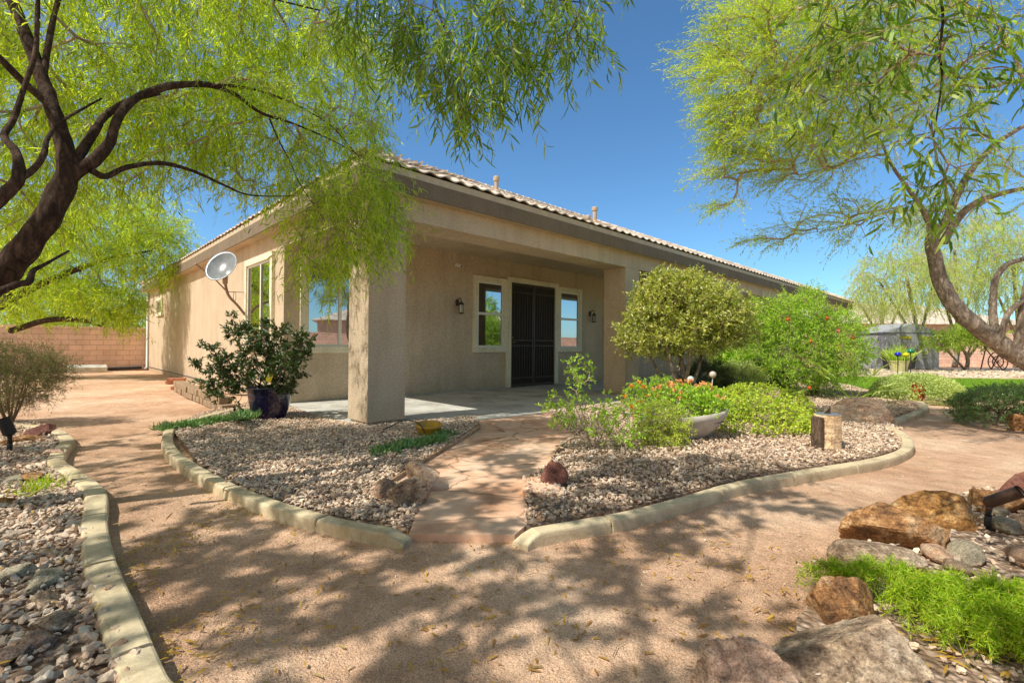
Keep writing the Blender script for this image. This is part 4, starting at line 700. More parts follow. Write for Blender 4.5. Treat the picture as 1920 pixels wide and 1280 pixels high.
shrub('shrub', 'small sparse shrub with pale bare twigs at the right edge of the stamped path', 'shrub', (.86, 5.05), 6, (.84, 5.0, .5), (.42, .35, .42), 10, (M['paletwig'], M['paletwig'], M['pome']), .04, .02, 152, 2, 6, .07, 0, .9, step=.08, sr=.008,
      parts=[((.72, 5.05, .82), (.15, .13, .2), 46), ((.52, 4.95, .48), (.22, .2, .18), 50), ((1.12, 5.05, .45), (.26, .2, .18), 64), ((.85, 5., .35), (.35, .25, .2), 40), ((1.2, 4.9, .2), (.15, .2, .12), 16)])
# marigolds, bowl with lantana, white flowered bush, groundcover
def flowers(root, pts, mat, r_, seed, petals=14, name='flower', flat=.5):
    r = np.random.default_rng(seed); off = np.array(root.location)
    for p in pts:
        n = petals; d = unit(r.normal(size=(n, 3))+[0, 0, .7]); 
        leaf_mesh(name, np.repeat(np.asarray(p)[None], n, 0)+r.normal(0, r_*.15, (n, 3)), d, unit(r.normal(size=(n, 3))), r_, r_*.75, mat, root, off, True)
mg = shrub('marigold_plant', 'tall marigold clump with orange blooms left of the flower bowl', 'flowers', (2.1, 7.4), 6, (2.15, 7.4, .35), (.42, .35, .38), 90, (M['twig'], M['twig'], M['pome']), .05, .012, 153, 3, 8, .1, 0, .9, step=.1, sr=.006)
flowers(mg, [A(x, y, 7.2) for x, y in [(1184,724),(1206,725),(1198,717),(1183,752),(1172,744),(1197,754),(1184,764),(1187,769),(1168,754),(1213,772),(1196,778),(1232,755),(1228,762),(1188,780)]], M['flower'], .04, 1, 22)
bc = np.array([2.08, 5.75, 0.]); bo = thing('flower_bowl', 'wide pale clay bowl planted with coral lantana', 'planter', bc)
mb = MB(); mb.lathe([(.001, .0), (.14, 0), (.2, .03), (.36, .14), (.47, .27), (.5, .34), (.475, .345), (.44, .27), (.3, .2), (.001, .2)], k=40, sx=1.08, sy=.72); ob = mb.build('bowl', M['bowl'], bo, smooth=True); ob.rotation_euler = (0, -.10, .1)
mb = MB(); mb.lathe([(.001, .235), (.25, .25), (.43, .25)], k=28, sx=1.05, sy=.7); mb.build('soil', M['soil'], bo)
la = shrub('lantana_plant', 'coral and yellow flowering lantana mounded in the clay bowl', 'flowers', bc[:2], 8, (2.12, 5.8, .42), (.48, .36, .24), 330, (M['twig'], M['twig'], M['pome']), .042, .024, 154, 3, 7, .07, .1, .9, step=.1, sr=.008, bz=.25)
flowers(la, [np.array([2.12, 5.8, .42])+unit(np.array([math.cos(a)*e, math.sin(a)*e, math.sqrt(max(0, 1-e*e))]))*[.52, .40, .29] for a, e in zip(R.uniform(0, 6.28, 46), R.uniform(.2, 1., 46))], M['coral'], .028, 2, 16)
wf = shrub('alyssum_bush', 'fine leaved bush with tiny white flowers spilling in front of the bowl', 'bush', (1.66, 5.4), 6, (1.64, 5.3, .24), (.29, .27, .28), 430, (M['twig'], M['twig'], M['cover']), .034, .007, 155, 4, 10, .12, .2, .8, step=.08, sr=.006)
flowers(wf, blob((1.64, 5.28, .26), (.33, .31, .31), 90, R, .95), M['whitefl'], .010, 3, 5)
for (c_, r_, n_, lb, sd) in [((3.2, 6.45, .12), (.74, .66, .34), 1300, 'yellow green groundcover mound behind the sundial log', 156), ((2.85, 7.6, .15), (.85, .8, .36), 1100, 'yellow green groundcover mound behind the lantana bowl', 157), ((3.75, 7.35, .15), (.75, .8, .4), 1000, 'taller yellow green groundcover mound before the pinkish boulder', 158)]:
    shrub('groundcover_shrub', lb, 'groundcover', c_[:2], 5, c_, r_, n_, (M['twig'], M['twig'], M['cover']), .034, .022, sd, 3, 6, .05, 0, .8, step=.12, shell=.82, sr=.006, group='yellow green groundcover mounds', upw=.4)
shrub('rosemary_bush', 'dark rosemary bush behind the privet stems', 'bush', (4.2, 10.4), 6, (4.2, 10.4, .4), (.55, .5, .42), 300, (M['twig'], M['twig'], M['darkleaf']), .05, .012, 160, 4, 9, .16, 0, .8, upw=.6)
shrub('lavender_bush', 'pale grey green bush right of the dark rosemary', 'bush', (4.95, 10.6), 6, (4.95, 10.6, .35), (.6, .5, .36), 280, (M['twig'], M['twig'], M['paleplant']), .06, .012, 161, 4, 9, .18, 0, .6, upw=.9)
dk = shrub('lantana_plant', 'dark green plant with yellow flowers between the two large bushes', 'flowers', (5.6, 11.2), 6, (5.55, 11.1, .35), (.8, .5, .4), 300, (M['twig'], M['twig'], M['darkleaf']), .06, .03, 162, 3, 7, .12, 0, .8)
flowers(dk, blob((5.55, 10.9, .35), (.8, .4, .35), 18, R, .9), M['flower'], .035, 4, 12)
bh = shrub('cane_plant', 'upright dark leaved plant against the third pillar', 'plant', (5.6, 12.2), 5, (5.6, 12.2, .7), (.4, .4, .55), 70, (M['twig'], M['twig'], M['pome']), .22, .04, 163, 2, 5, .2, .1, .8, simple=False)
def palmplant(label, base, n, L, seed, mat='paleplant'):
    r = np.random.default_rng(seed); root = thing('palm_plant', label, 'palm', base); P = []; D = []; LL = []; sm = MB()
    for i in range(n):
        a = r.uniform(0, 6.28); el = r.uniform(.15, 1.1); d = np.array([math.cos(a)*math.cos(el), math.sin(a)*math.cos(el), math.sin(el)]); tip = np.array(base)+d*L*r.uniform(.6, 1.)
        sm.tube([np.array(base), (np.array(base)+tip)/2+[0, 0, .03], tip], .005, 5); s = unit(np.cross(d, [0, 0, 1.])); u = np.cross(s, d)
        for k in np.linspace(-1.35, 1.35, 15): P.append(tip); D.append(d*math.cos(k)+s*math.sin(k)+np.array([0, 0, -.15])+u*r.normal(0, .05)); LL.append(L*.6*(1-.25*abs(k)))
    sm.build('stems', M['pome'], root, base); leaf_mesh('fronds', np.array(P), np.array(D), np.tile([0, 0, 1.], (len(P), 1)), np.array(LL), .03, M[mat], root, base, False, .15)
palmplant('young fan palm between the pomegranate bush and the lawn', (7.0, 9.9, .03), 12, .85, 5)
palmplant('pale fan palm seedling left of the pomegranate trunk', (5.75, 10.3, .03), 6, .5, 6)
mr = thing('trailing_plant', 'pale trailing mound spilling from a red pot beside the lawn', 'plant', (8.6, 10.4, 0)); mb = MB(); mb.lathe([(.001, 0), (.15, 0), (.2, .1), (.24, .3), (.22, .44), (.24, .47), (.2, .47), (.18, .4), (.001, .4)], k=24); ob = mb.build('pot', M['redpot'], mr, smooth=True)
ob.location = (-.2, -.42, 0); ob.scale = (.55, .55, .85); r_ = np.random.default_rng(8)
P = blob((8.65, 10.3, .1), (.85, .8, .5), 14000, r_, .75); P = P[(P[:, 2] > .02) & ~((np.abs(P[:, 0]-8.27) < .05) & (P[:, 1] < 10.0) & (P[:, 2] < .36))]; leaf_mesh('foliage', P, unit(r_.normal(size=P.shape)+(P-[8.65, 10.5, .1])*[.8, .8, -.2]), unit(r_.normal(size=P.shape)+[0, 0, 1.]), .07, .022, M['paleplant'], mr, (8.6, 10.4, 0), True)
for (c_, r_, lb, sd) in [((7.2, 7.2, .2), (.55, .5, .34), 'rounded blue green hedge at the right edge, nearer part', 170), ((7.9, 7.7, .22), (.6, .55, .34), 'rounded blue green hedge at the right edge, farther part', 171)]:
    shrub('hedge_shrub', lb, 'shrub', c_[:2], 6, c_, r_, 650, (M['twig'], M['twig'], M['succ']), .035, .012, sd, 4, 7, .07, 0, .8, step=.12, shell=.75, upw=.4, sr=.01)
# left feathery bush
shrub('desert_bush', 'feathery olive bush with bare lower stems at the left edge', 'bush', (-6.7, 6.45), 9, (-6.75, 6.4, .75), (.7, .6, .3), 10, (M['twig'], M['twig'], M['desert']), .04, .006, 172, 5, 10, .2, .0, .8, step=.12, sr=.012, upw=.25,
      parts=[((-6.75, 6.4, .85), (.7, .6, .2), 260), ((-6.3, 6.4, .7), (.4, .4, .16), 90), ((-6.9, 6.5, .45), (.55, .5, .3), 150), ((-6.45, 6.4, .5), (.4, .4, .25), 80)])
# succulents
def succ_row(name, label, pts, n, L, seed):
    r = np.random.default_rng(seed); C = crom(np.array(pts), 10); i = r.integers(0, len(C)-1, n); P = C[i]+(C[i+1]-C[i])*r.random((n, 1))+np.column_stack([r.normal(0, .07, (n, 2)), np.zeros(n)])
    P = np.repeat(P, 16, 0)+r.normal(0, .014, (n*16, 3))*[1, 1, .3]; D = unit(r.normal(size=P.shape)*[1, 1, .3]+[0, 0, .9]); b = C[0]
    root = thing(name, label, 'succulent', b); leaf_mesh('foliage', P, D, unit(r.normal(size=P.shape)), L*r.uniform(.6, 1.2, len(P)), .014, M['succ'], root, b, False, -.15)
succ_row('succulent_row', 'row of spiky green succulents trailing from the blue pot towards the left kerb', [G(300, 806, .05), G(350, 800, .05), G(400, 792, .05), G(440, 788, .05), G(462, 785, .05)], 120, .11, 1)
succ_row('succulent_plant', 'taller green succulent clump against the left side of the blue pot', [G(440, 786, .06), G(460, 784, .12), G(452, 782, .2)], 60, .12, 2)
succ_row('succulent_row', 'straggling row of spiky succulents in front of the yellow pot', [G(700, 855, .04), G(740, 842, .04), G(775, 834, .05), G(815, 828, .05), G(832, 812, .06)], 110, .09, 3)
# weeds in the left bed
for (x, y, lb, sd) in [(60, 925, 'small clump of grass weeds in the left stone bed', 4), (95, 915, 'wispy weed beside the left kerb', 5)]:
    p = G(x, y, .05); r_ = np.random.default_rng(sd); P = p+r_.normal(0, .05, (40, 3))*[1, 1, 0]; root = thing('weed_plant', lb, 'weed', p); leaf_mesh('blades', P, unit(r_.normal(size=P.shape)*[.6, .6, .2]+[0, 0, 1]), unit(r_.normal(size=P.shape)), .13, .006, M['fern'], root, p, False, .3)
# asparagus fern lower right
def fern(label, c, rad, n, seed):
    r = np.random.default_rng(seed); b = np.array([c[0], c[1], .03]); root = thing('asparagus_fern', label, 'fern', b)
    e = blob(c, rad, n, r, .2); e = e[e[:, 2] > .05]; n = len(e); s0 = b+r.normal(0, .06, (n, 3))*[1, 1, 0]+(e-b)*[.35, .35, 0]; K = 9; sm = MB(); prev = s0; LP = []; LD = []
    for k in range(1, K+1):
        t = k/K; q = s0*(1-t)+e*t+np.array([0, 0, 1])*(.10*math.sin(math.pi*t)); edges_mesh(sm, prev, q, np.full(n, .0013), np.full(n, .0011), 3)
        if k > 2:
            for _ in range(5):
                d = unit(r.normal(size=(n, 3))*.8+unit(q-prev)*.7); l_ = .03; side = prev+(q-prev)*r.random((n, 1)); edges_mesh(sm, side, side+d*l_, np.full(n, .0008), np.full(n, .0006), 3)
                for m_ in range(4): LP.append(side+d*l_*(m_+1)/4); LD.append(unit(d*.5+r.normal(size=(n, 3))))
        prev = q
    sm.build('stems', M['fern'], root, b); P = np.concatenate(LP); D = np.concatenate(LD)
    leaf_mesh('foliage', P, D, unit(r.normal(size=P.shape)), .022*r.uniform(.6, 1.4, len(P)), .0032, M['fern'], root, b, True)
fern('bright green asparagus fern clump right of the upright rust boulder', (1.76, 1.84, .085), (.31, .25, .13), 270, 1)
fern('bright green asparagus fern clump at the lower right corner', (2.0, 1.74, .085), (.34, .28, .15), 330, 2)
fern('thin fern sprays reaching over the dirt path', (1.55, 2.10, .11), (.34, .08, .05), 34, 3)
# blue pot with desert rose
pc = np.array([-3.48, 6.95, 0.]); pr = thing('blue_pot', 'dark cobalt glazed pot holding the leggy shrub', 'pot', pc); mb = MB()
mb.lathe([(.001, .01), (.17, .01), (.2, .04), (.255, .2), (.285, .38), (.29, .47), (.305, .48), (.305, .5), (.285, .505), (.265, .49), (.26, .4), (.001, .4)], k=48); mb.build('pot', M['cobalt'], pr, smooth=True)
mb = MB(); mb.lathe([(.001, .43), (.262, .425)], k=24); mb.build('soil', M['soil'], pr)
r_ = np.random.default_rng(44); b = pc+[0, 0, .43]; LIM = []; tg = []
for (x, y, Y) in [(395,660,7.),(415,690,6.8),(440,625,6.9),(470,640,6.7),(492,618,6.9),(530,625,6.8),(575,635,6.9),(560,660,7.1),(545,720,6.8),(400,735,6.9),(430,705,7.),(500,660,7.1),(515,690,6.7),(470,700,6.7),(378,690,6.9),(535,670,6.6)]:
    e = A(x, y, Y); s0 = b+[*r_.normal(0, .05, 2), 0]; m_ = s0*.5+e*.5+[0, 0, -.05]; LIM.append(np.array([np.append(s0, .012), np.append(m_, .008), np.append(e, .004)])); tg.append(e+r_.normal(0, .07, (10, 3))); tg.append(m_+(e-m_)*.5+r_.normal(0, .1, (9, 3)))
ps = tree('potted_shrub', 'leggy dark green shrub with leaf rosettes growing from the cobalt pot', 'shrub', LIM, np.concatenate(tg), (M['twig'], M['twig'], M['darkleaf']), .06, .02, 173, 3, 10, .08, 0, .7, base=b, step=.09, upw=.4, limbk=7, rough=.05, r0=.0025)
mb = MB(); mb.box((-.035, -.002, -.06), (.035, .002, .06)); o = mb.build('tag', M['yellowtag'], ps); o.location = A(505, 708, 6.6)-b; o.rotation_euler = (.1, .35, .3)

# ------------------------------------------------------------------ lawn blades, leaf litter
LP = scatter(lawnp, 60000, 31); LP = LP[LP[:, 1] < 19]; r_ = np.random.default_rng(5); P = np.column_stack([LP, np.full(len(LP), .015)])
tag(leaf_mesh('grass', P, unit(r_.normal(size=P.shape)*[.5, .5, .1]+[0, 0, 1.]), unit(r_.normal(size=P.shape)), .06, .012, M['grass'], None, (0, 0, 0), True), 'short green turf of the lawn strip', 'grass', kind='stuff')
P = scatter([(-2.6, 4.5), (-1.7, 4.), (-1.3, 2.2), (-.9, 1.2), (1.2, 1.2), (1.8, 2.4), (1., 3.3), (-1., 3.)], 650, 41); Q = G(235, 1050)[None]+np.random.default_rng(6).normal(0, 1, (420, 3))*[.12, .65, 0]+[.1, .0, 0]; Q2 = G(290, 1220)[None]+np.random.default_rng(7).normal(0, 1, (130, 3))*[.13, .2, 0]+[.06, 0, 0]
P = np.concatenate([P, Q[:, :2], Q2[:, :2]]); ok = ~inpoly(P, bedLL); P = P[ok]
Q3 = scatter([(-2.4, 1.3), (-1.5, 1.3), (-1.9, 4), (-3.6, 4)], 110, 42); Q4 = np.column_stack([np.random.default_rng(9).normal(1.75, .25, 160), np.random.default_rng(10).normal(1.72, .12, 160)])
z = np.concatenate([np.full(len(P), .004), np.full(len(Q3), .075), np.full(len(Q4), .06)]); P = np.column_stack([np.concatenate([P, Q3, Q4]), z]); r_ = np.random.default_rng(8)
tag(leaf_mesh('leaves', P, unit(r_.normal(size=P.shape)*[1, 1, .12]), unit(r_.normal(size=P.shape)*.35+[0, 0, 1]), .055*r_.uniform(.5, 1.2, len(P)), .009, M['litter'], None, (0, 0, 0), False, .12), 'fallen yellow narrow leaves scattered on the dirt path', 'leaves', kind='stuff')
tw = MB()
for i in range(36):
    p = np.array([r_.uniform(-2, 2), r_.uniform(1.4, 5), .006]); a = r_.uniform(0, 6.28); d = np.array([math.cos(a), math.sin(a), 0])*r_.uniform(.05, .16)
    tw.tube([p, p+d*.5+[*r_.normal(0, .01, 2), .004], p+d], [.0016, .0014, .0008], 4)
tag(tw.build('twigs', M['twig']), 'thin dry twigs lying on the dirt', 'debris', kind='stuff')

# ------------------------------------------------------------------ house
house = thing('house', 'single storey tan stucco house with tiled roof and covered patio', 'house', (OX, OY, 0), YAW)
EL, EF, FB, FT = -.2, -.14, 3.17, 3.40     # eaves, fascia bottom / top
D1, D2, UE, VE = 3.13, 2.95, 27.0, 18.9
CT = 3.24
mb = MB()
mb.box((0, D1, .07), (1.9, D1+.25, CT+.3)); mb.box((1.9, D2, .07), (UE, D2+.25, CT+.3)); mb.box((0, D1+.25, -.05), (.25, VE, CT+.3)); mb.box((UE-.25, D2+.25, 0), (UE, VE, CT+.3)); mb.box((.25, VE-.25, 0), (UE-.25, VE, CT+.3))
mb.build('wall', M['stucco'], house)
mb = MB(); mb.box((.01, D1+.012, .0), (1.9, D1+.2, .07)); mb.box((1.9, D2+.012, .0), (UE, D2+.2, .07)); mb.build('foundation', M['slab'], house)
mb = MB(); mb.box((0, 0, 2.86), (UE, .58, CT+.28)); mb.box((0, .58, 2.86), (.5, D1, CT+.28)); mb.build('beam', M['stucco'], house)
mb = MB(); mb.box((.5, .58, CT), (UE, D2, CT+.05)); mb.build('ceiling', M['stucco'], house)
for t in (0, 6.09, 12.2, 18.3, 24.4):
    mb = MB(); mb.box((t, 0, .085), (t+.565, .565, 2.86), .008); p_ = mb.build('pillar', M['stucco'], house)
    f = MB(); f.box((t+.03, .03, -.02), (t+.535, .535, .085)); f.build('plinth', M['stucco'], p_)
mb = MB(); mb.box((EL, EF, FB), (UE+.2, 0, FB+.02)); mb.box((EL, 0, FB), (0, VE+.2, FB+.02)); mb.build('soffit', M['stucco'], house)
mb = MB(); mb.box((EL-.025, EF-.025, FB-.004), (UE+.2, EF, FT)); mb.box((EL-.025, EF, FB-.004), (EL, VE+.2, FT)); mb.build('fascia', M['fascia'], house)
mb = MB(); mb.box((EL+.01, EF-.008, FT), (UE+.2, EF+.05, FT+.102)); mb.box((EL-.008, EF+.05, FT), (EL+.05, VE+.2, FT+.102)); mb.build('eave_board', m_plain('eave_board_paint', (.55, .46, .33), .7), house)
# tiled roof: two visible slopes plus plain back slopes
TAN = .44; RZ = FT+.10; e0 = EL-.04; f0 = EF-.04; e1 = UE+.28; f1 = VE+.28; half = (f1-f0)/2
def slope(along0, along1, flip):
    pitch_w = .27; cl = .36; rows = int(half/cl)+1; nx = int((along1-along0)/pitch_w*8); xs = np.linspace(along0, along1, nx+1); V = []; 
    for r_i in range(rows):
        for (s_, dz) in ((r_i*cl, .042), ((r_i+1)*cl+.02, .006)):
            ph = (xs-along0)/pitch_w*2*math.pi; wv = .022*np.cos(ph)*np.where(np.cos(ph) > 0, 1., .75)
            V.append(np.stack([xs, np.full_like(xs, s_), RZ+s_*TAN+dz+wv+.004*np.sin(xs*7.7+r_i*2.3)], -1))
    V = np.array(V); m = nx+1; F = []
    mid = (xs[:-1]+xs[1:])/2
    for r_i in range(rows):
        s_ = (r_i+.5)*cl; a = along0+s_; b_ = along1-s_ if not flip else along1-s_; ok_ = np.where((mid > a-.12) & (mid < b_+.12))[0]
        i0 = (2*r_i)*m; F.append(np.stack([i0+ok_, i0+ok_+1, i0+m+ok_+1, i0+m+ok_], -1))
        if r_i < rows-1: i1 = (2*r_i+1)*m; i2 = (2*r_i+2)*m; F.append(np.stack([i1+ok_, i1+ok_+1, i2+ok_+1, i2+ok_], -1))
    # thickness at the eave edge
    lip = V[0].copy(); lip[:, 2] -= .018; lip[:, 1] += .002; under = lip.copy(); under[:, 1] += .35; under[:, 2] += .35*TAN-.01
    n0 = V.shape[0]*m; V = np.concatenate([V.reshape(-1, 3), lip, under]); k_ = np.arange(nx); F.append(np.stack([n0+k_, n0+k_+1, k_+1, k_], -1)); F.append(np.stack([n0+m+k_, n0+m+k_+1, n0+k_+1, n0+k_], -1))
    return V, np.concatenate(F)
roof = MB(); V, F = slope(e0, e1, False); V[:, 1] += f0; roof.add(V, F)
V, F = slope(f0, f1, True); V = np.stack([V[:, 1]+e0, V[:, 0], V[:, 2]], -1); roof.add(V, F[:, ::-1])
zr = RZ+half*TAN; roof.add([(e0, f1, RZ-.01), (e1, f1, RZ-.01), (e1-half, f1-half, zr-.03), (e0+half, f0+half, zr-.03), (e1, f0, RZ-.01)], [(0, 1, 2, 3)], [(1, 4, 2)])
ro = roof.build('roof', M['tile'], house)
cap = MB()
def capline(a, b_, n):
    a, b_ = np.array(a), np.array(b_); d = unit(b_-a)
    for i in range(n):
        p = a+(b_-a)*i/n; q = a+(b_-a)*(i+1.12)/n; cap.tube([p+[0, 0, .02], q+[0, 0, .0]], [.105, .085], 10)
capline((e0+.1, f0+.1, RZ+.03), (e0+half, f0+half, zr+.03), 30); capline((e0+half, f0+half, zr+.03), (e1-half, f0+half, zr+.03), 22); capline((e1, f0, RZ+.03), (e1-half, f0+half, zr+.03), 30); capline((e0, f1, RZ+.03), (e0+half, f0+half, zr+.03), 30)
cap.build('ridge_tile', M['tile'], ro)
for (u_, v_, z0, z1, r_) in [(3.15, 1.0, 4.0, 4.36, .042), (6.31, 1.0, 4.0, 4.42, .05), (6.12, 1.05, 4.0, 4.2, .04)]:
    p_ = MB(); p_.lathe([(r_*2, z0+.02), (r_*1.3, z0+.09), (r_, z0+.1), (r_, z1-.09), (r_*1.35, z1-.09), (r_*1.45, z1-.05), (r_*1.45, z1-.02), (r_*1.2, z1), (.001, z1)], (u_, v_, 0), 16); p_.build('vent_pipe', M['beige'], ro)
# windows: trim, vinyl frame, pane. plane 'v' faces -v, plane 'u' faces -u
def slab_(mb, plane, a, b_, z0, z1, d0, d1, bev=.0):
    if plane[0] == 'v': mb.box((a, plane[1]-d1, z0), (b_, plane[1]-d0, z1), bev)
    else: mb.box((plane[1]-d1, a, z0), (plane[1]-d0, b_, z1), bev)
def window(plane, a, b_, z0, z1, tw_=.12, mull=None, hmid=None, parent=house, label=None, sides='lrtb', proud=.06, shade=None):
    t = MB()
    if 'l' in sides: slab_(t, plane, a, a+tw_, z0+tw_, z1-tw_, 0, proud)
    if 'r' in sides: slab_(t, plane, b_-tw_, b_, z0+tw_, z1-tw_, 0, proud)
    slab_(t, plane, a, b_, z1-tw_, z1, 0, proud+.003); slab_(t, plane, a, b_, z0, z0+tw_, 0, proud+.006)
    wn = t.build('window', M['trim'], parent)
    if label: wn['label'] = label
    ia, ib, iz0, iz1 = a+(tw_ if 'l' in sides else 0), b_-(tw_ if 'r' in sides else 0), z0+tw_, z1-tw_; fw = .045; f = MB()
    for (p, q, r1, r2) in [(ia, ia+fw, iz0, iz1), (ib-fw, ib, iz0, iz1), (ia+fw, ib-fw, iz1-fw, iz1), (ia+fw, ib-fw, iz0, iz0+fw)]: slab_(f, plane, p, q, r1, r2, .002, .03)
    if mull: slab_(f, plane, mull-.03, mull+.03, iz0+fw, iz1-fw, .002, .028)
    if hmid: slab_(f, plane, ia+fw, ib-fw, hmid-.03, hmid+.03, .002, .028)
    f.build('frame', M['vinyl'], wn)
    def pane(p, q, r1, r2):
        g = MB(); slab_(g, plane, p, q, r1, r2, .004, .008); g.build('pane', M['glass'], wn)
    xs = [ia+fw, mull-.03, mull+.03, ib-fw] if mull else [ia+fw, ib-fw]
    zs = [iz0+fw, hmid-.03, hmid+.03, iz1-fw] if hmid else [iz0+fw, iz1-fw]
    for i in range(0, len(xs), 2):
        for j in range(0, len(zs), 2): pane(xs[i], xs[i+1], zs[j], zs[j+1])
    return wn
window(('v', D1), .27, 1.78, .95, 2.80, mull=1.03, label='wide corner window behind the first pillar')
window(('u', 0.), 3.60, 5.30, .97, 2.83, mull=4.35, label='side window beside the satellite dish')
window(('v', D2), 4.19, 5.27, .95, 2.77, hmid=1.88, label='left sidelight window of the security door')
window(('v', D2), 7.22, 8.30, .95, 2.77, hmid=1.88, label='right sidelight window of the security door')
window(('v', D2), 9.44, 11.2, .82, 2.63, mull=10.3, label='porch window behind the second pillar')
window(('v', D2), 14.0, 15.8, .82, 2.63, mull=14.9, label='far porch window')
window(('u', 0.), 15.3, 16.5, 2.1, 2.75, tw_=.08, label='small high side window near the block wall')
# security door
t = MB(); slab_(t, ('v', D2), 5.27, 5.40, .06, 2.72, 0, .07); slab_(t, ('v', D2), 7.09, 7.22, .06, 2.72, 0, .07); slab_(t, ('v', D2), 5.27, 7.22, 2.72, 2.84, 0, .073); t.build('door_trim', M['trim'], house)
dr = MB(); slab_(dr, ('v', D2), 5.40, 7.09, .06, 2.72, .004, .012); door = dr.build('security_door', m_plain('door_mesh_screen', (.034, .024, .017), .7), house); door['label'] = 'dark iron double security door with vertical bars'
br = MB()
for (x0_, x1_) in ((5.41, 6.235), (6.255, 7.08)):
    for (p, q, r1, r2) in [(x0_, x0_+.045, .08, 2.70), (x1_-.045, x1_, .08, 2.70), (x0_+.045, x1_-.045, 2.655, 2.70), (x0_+.045, x1_-.045, .08, .13), (x0_+.045, x1_-.045, 2.47, 2.50), (x0_+.045, x1_-.045, 1.24, 1.27), (x0_+.045, x1_-.045, 1.10, 1.13), (x0_+.045, x1_-.045, .27, .30)]: slab_(br, ('v', D2), p, q, r1, r2, .015, .045)
    for k in range(1, 8):
        x = x0_+.03+(x1_-x0_-.06)*k/8; slab_(br, ('v', D2), x-.008, x+.008, .30, 1.10, .022, .038); slab_(br, ('v', D2), x-.008, x+.008, 1.27, 2.47, .022, .038)
    for (za, zb) in ((1.13, 1.24), (2.50, 2.655), (.13, .27)):
        k = 8; ww = (x1_-x0_-.09)/k
        for i in range(k):
            xa = x0_+.045+ww*i; h_ = zb-za
            for (p0, p1) in (((xa, za), (xa+ww, zb)), ((xa, zb), (xa+ww, za))): br.tube([(p0[0], D2-.03, p0[1]), (p1[0], D2-.03, p1[1])], .006, 4)
br.build('bars', M['iron'], door)
hd = MB(); hd.tube([(5.45, D2-.045, 1.2), (5.45, D2-.09, 1.2), (5.53, D2-.095, 1.2)], .012, 8); hd.sphere((5.45, D2-.06, 1.32), .024, 10, 6); hd.build('handle', m_plain('brass', (.35, .22, .06), .35, .8), door, smooth=True)
ol = MB(); slab_(ol, ('v', D2), 8.65, 8.74, .47, .60, 0, .03, .004); ol.build('outlet_cover', M['beige'], house)
cn = MB(); cn.tube([(-.02, 18.6, 3.15), (-.05, 18.55, 3.0), (-.05, 18.5, .12), (-.12, 18.45, .06)], .045, 8); cn.build('downspout', M['white'], house, smooth=True)
cn = MB(); cn.tube([(-.012, 18.3, .13), (-.012, 9.0, .13), (-.014, 5.2, .12), (-.05, 3.6, .1)], .012, 6); cn.build('conduit', M['planter'], house)

# lanterns
def lantern(label, u_, z_):
    p = H(u_, D2, z_); o = thing('wall_lantern', label, 'lantern', p, YAW, 'bronze wall lanterns beside the door')
    b_ = MB(); b_.lathe([(.001, -.012), (.045, -.01), (.055, 0), (.045, .01), (.001, .012)], k=16, sx=1, sy=1.5); q = b_.build('back_plate', M['bronze'], o, smooth=True); q.rotation_euler = (math.pi/2, 0, 0); q.location = (0, -.012, .0)
    b_ = MB(); b_.tube(crom(np.array([(0, -.02, 0), (0, -.06, .07), (0, -.11, .10), (0, -.15, .06), (0, -.155, .01)]), 4), .008, 8); b_.lathe([(.001, .02), (.02, .01), (.075, -.05), (.08, -.055), (.06, -.06)], (0, -.155, 0), 6)
    for a in range(6): c_, s_ = math.cos(a*math.pi/3)*.055, math.sin(a*math.pi/3)*.055; b_.tube([(c_, -.155+s_, -.055), (c_*1.05, -.155+s_*1.05, -.24)], .005, 4)
    b_.lathe([(.001, -.235), (.06, -.235), (.066, -.25), (.05, -.262), (.001, -.27)], (0, -.155, 0), 6); b_.build('cage', M['iron'], o)
    b_ = MB(); b_.lathe([(.001, -.06), (.05, -.06), (.052, -.235), (.001, -.235)], (0, -.155, 0), 6); b_.build('glass', M['lampglass'], o)
lantern('bronze wall lantern left of the security door', 3.73, 2.09); lantern('bronze wall lantern right of the security door, by the second pillar', 8.75, 2.09)
o = thing('security_camera', 'small white security camera hanging under the porch ceiling', 'camera', H(3.66, D2, 2.93), YAW)
b_ = MB(); b_.tube([(-.02, -.008, .31), (-.02, -.008, .05)], .006, 5); b_.build('cable', M['white'], o); b_ = MB(); b_.tube([(0, -.0, 0), (.01, -.05, .0)], .02, 10); b_.build('bracket', M['white'], o)
b_ = MB(); b_.tube([(-.02, -.05, .025), (.06, -.15, -.03)], .038, 14); hb = b_.build('body', M['white'], o, smooth=False); b_ = MB(); b_.tube([(.06, -.15, -.03), (.063, -.154, -.032)], .028, 12); b_.build('lens', M['black'], hb)
# satellite dish on the side wall
o = thing('satellite_dish', 'white oval satellite dish on a curved brown mast beside the side window', 'dish', H(0, 5.55, 1.5), YAW)
def HL(x, y, u_):   # survey point on a plane u = const, in dish coordinates
    r = ray(x, y); c = np.array([0, 0, CAMH]); t_ = (u_-(c-O)@UX)/(r@UX); P_ = c+r*t_-O; return np.array([P_@UX, P_@VX-5.55, P_[2]-1.5])
cD = HL(419, 503, -.75); nD = unit(np.array([-.62, -.60, .50])); e1_ = unit(np.cross([0, 0, 1.], nD)); e2_ = np.cross(nD, e1_)
Vd = []; K, Rr = 40, 9
for s_ in (0, 1):
    for i in range(Rr+1):
        rr = i/Rr
        for k in range(K): a = k/K*6.283; Vd.append(cD+e1_*math.cos(a)*.27*max(rr, .001)+e2_*math.sin(a)*.33*max(rr, .001)+nD*(.085*rr*rr-.012*s_))
Vd = np.array(Vd); i_ = np.arange(Rr)[:, None]*K; k_ = np.arange(K); k2 = (k_+1) % K; Fd = np.stack([i_+k_, i_+k2, i_+K+k2, i_+K+k_], -1).reshape(-1, 4)
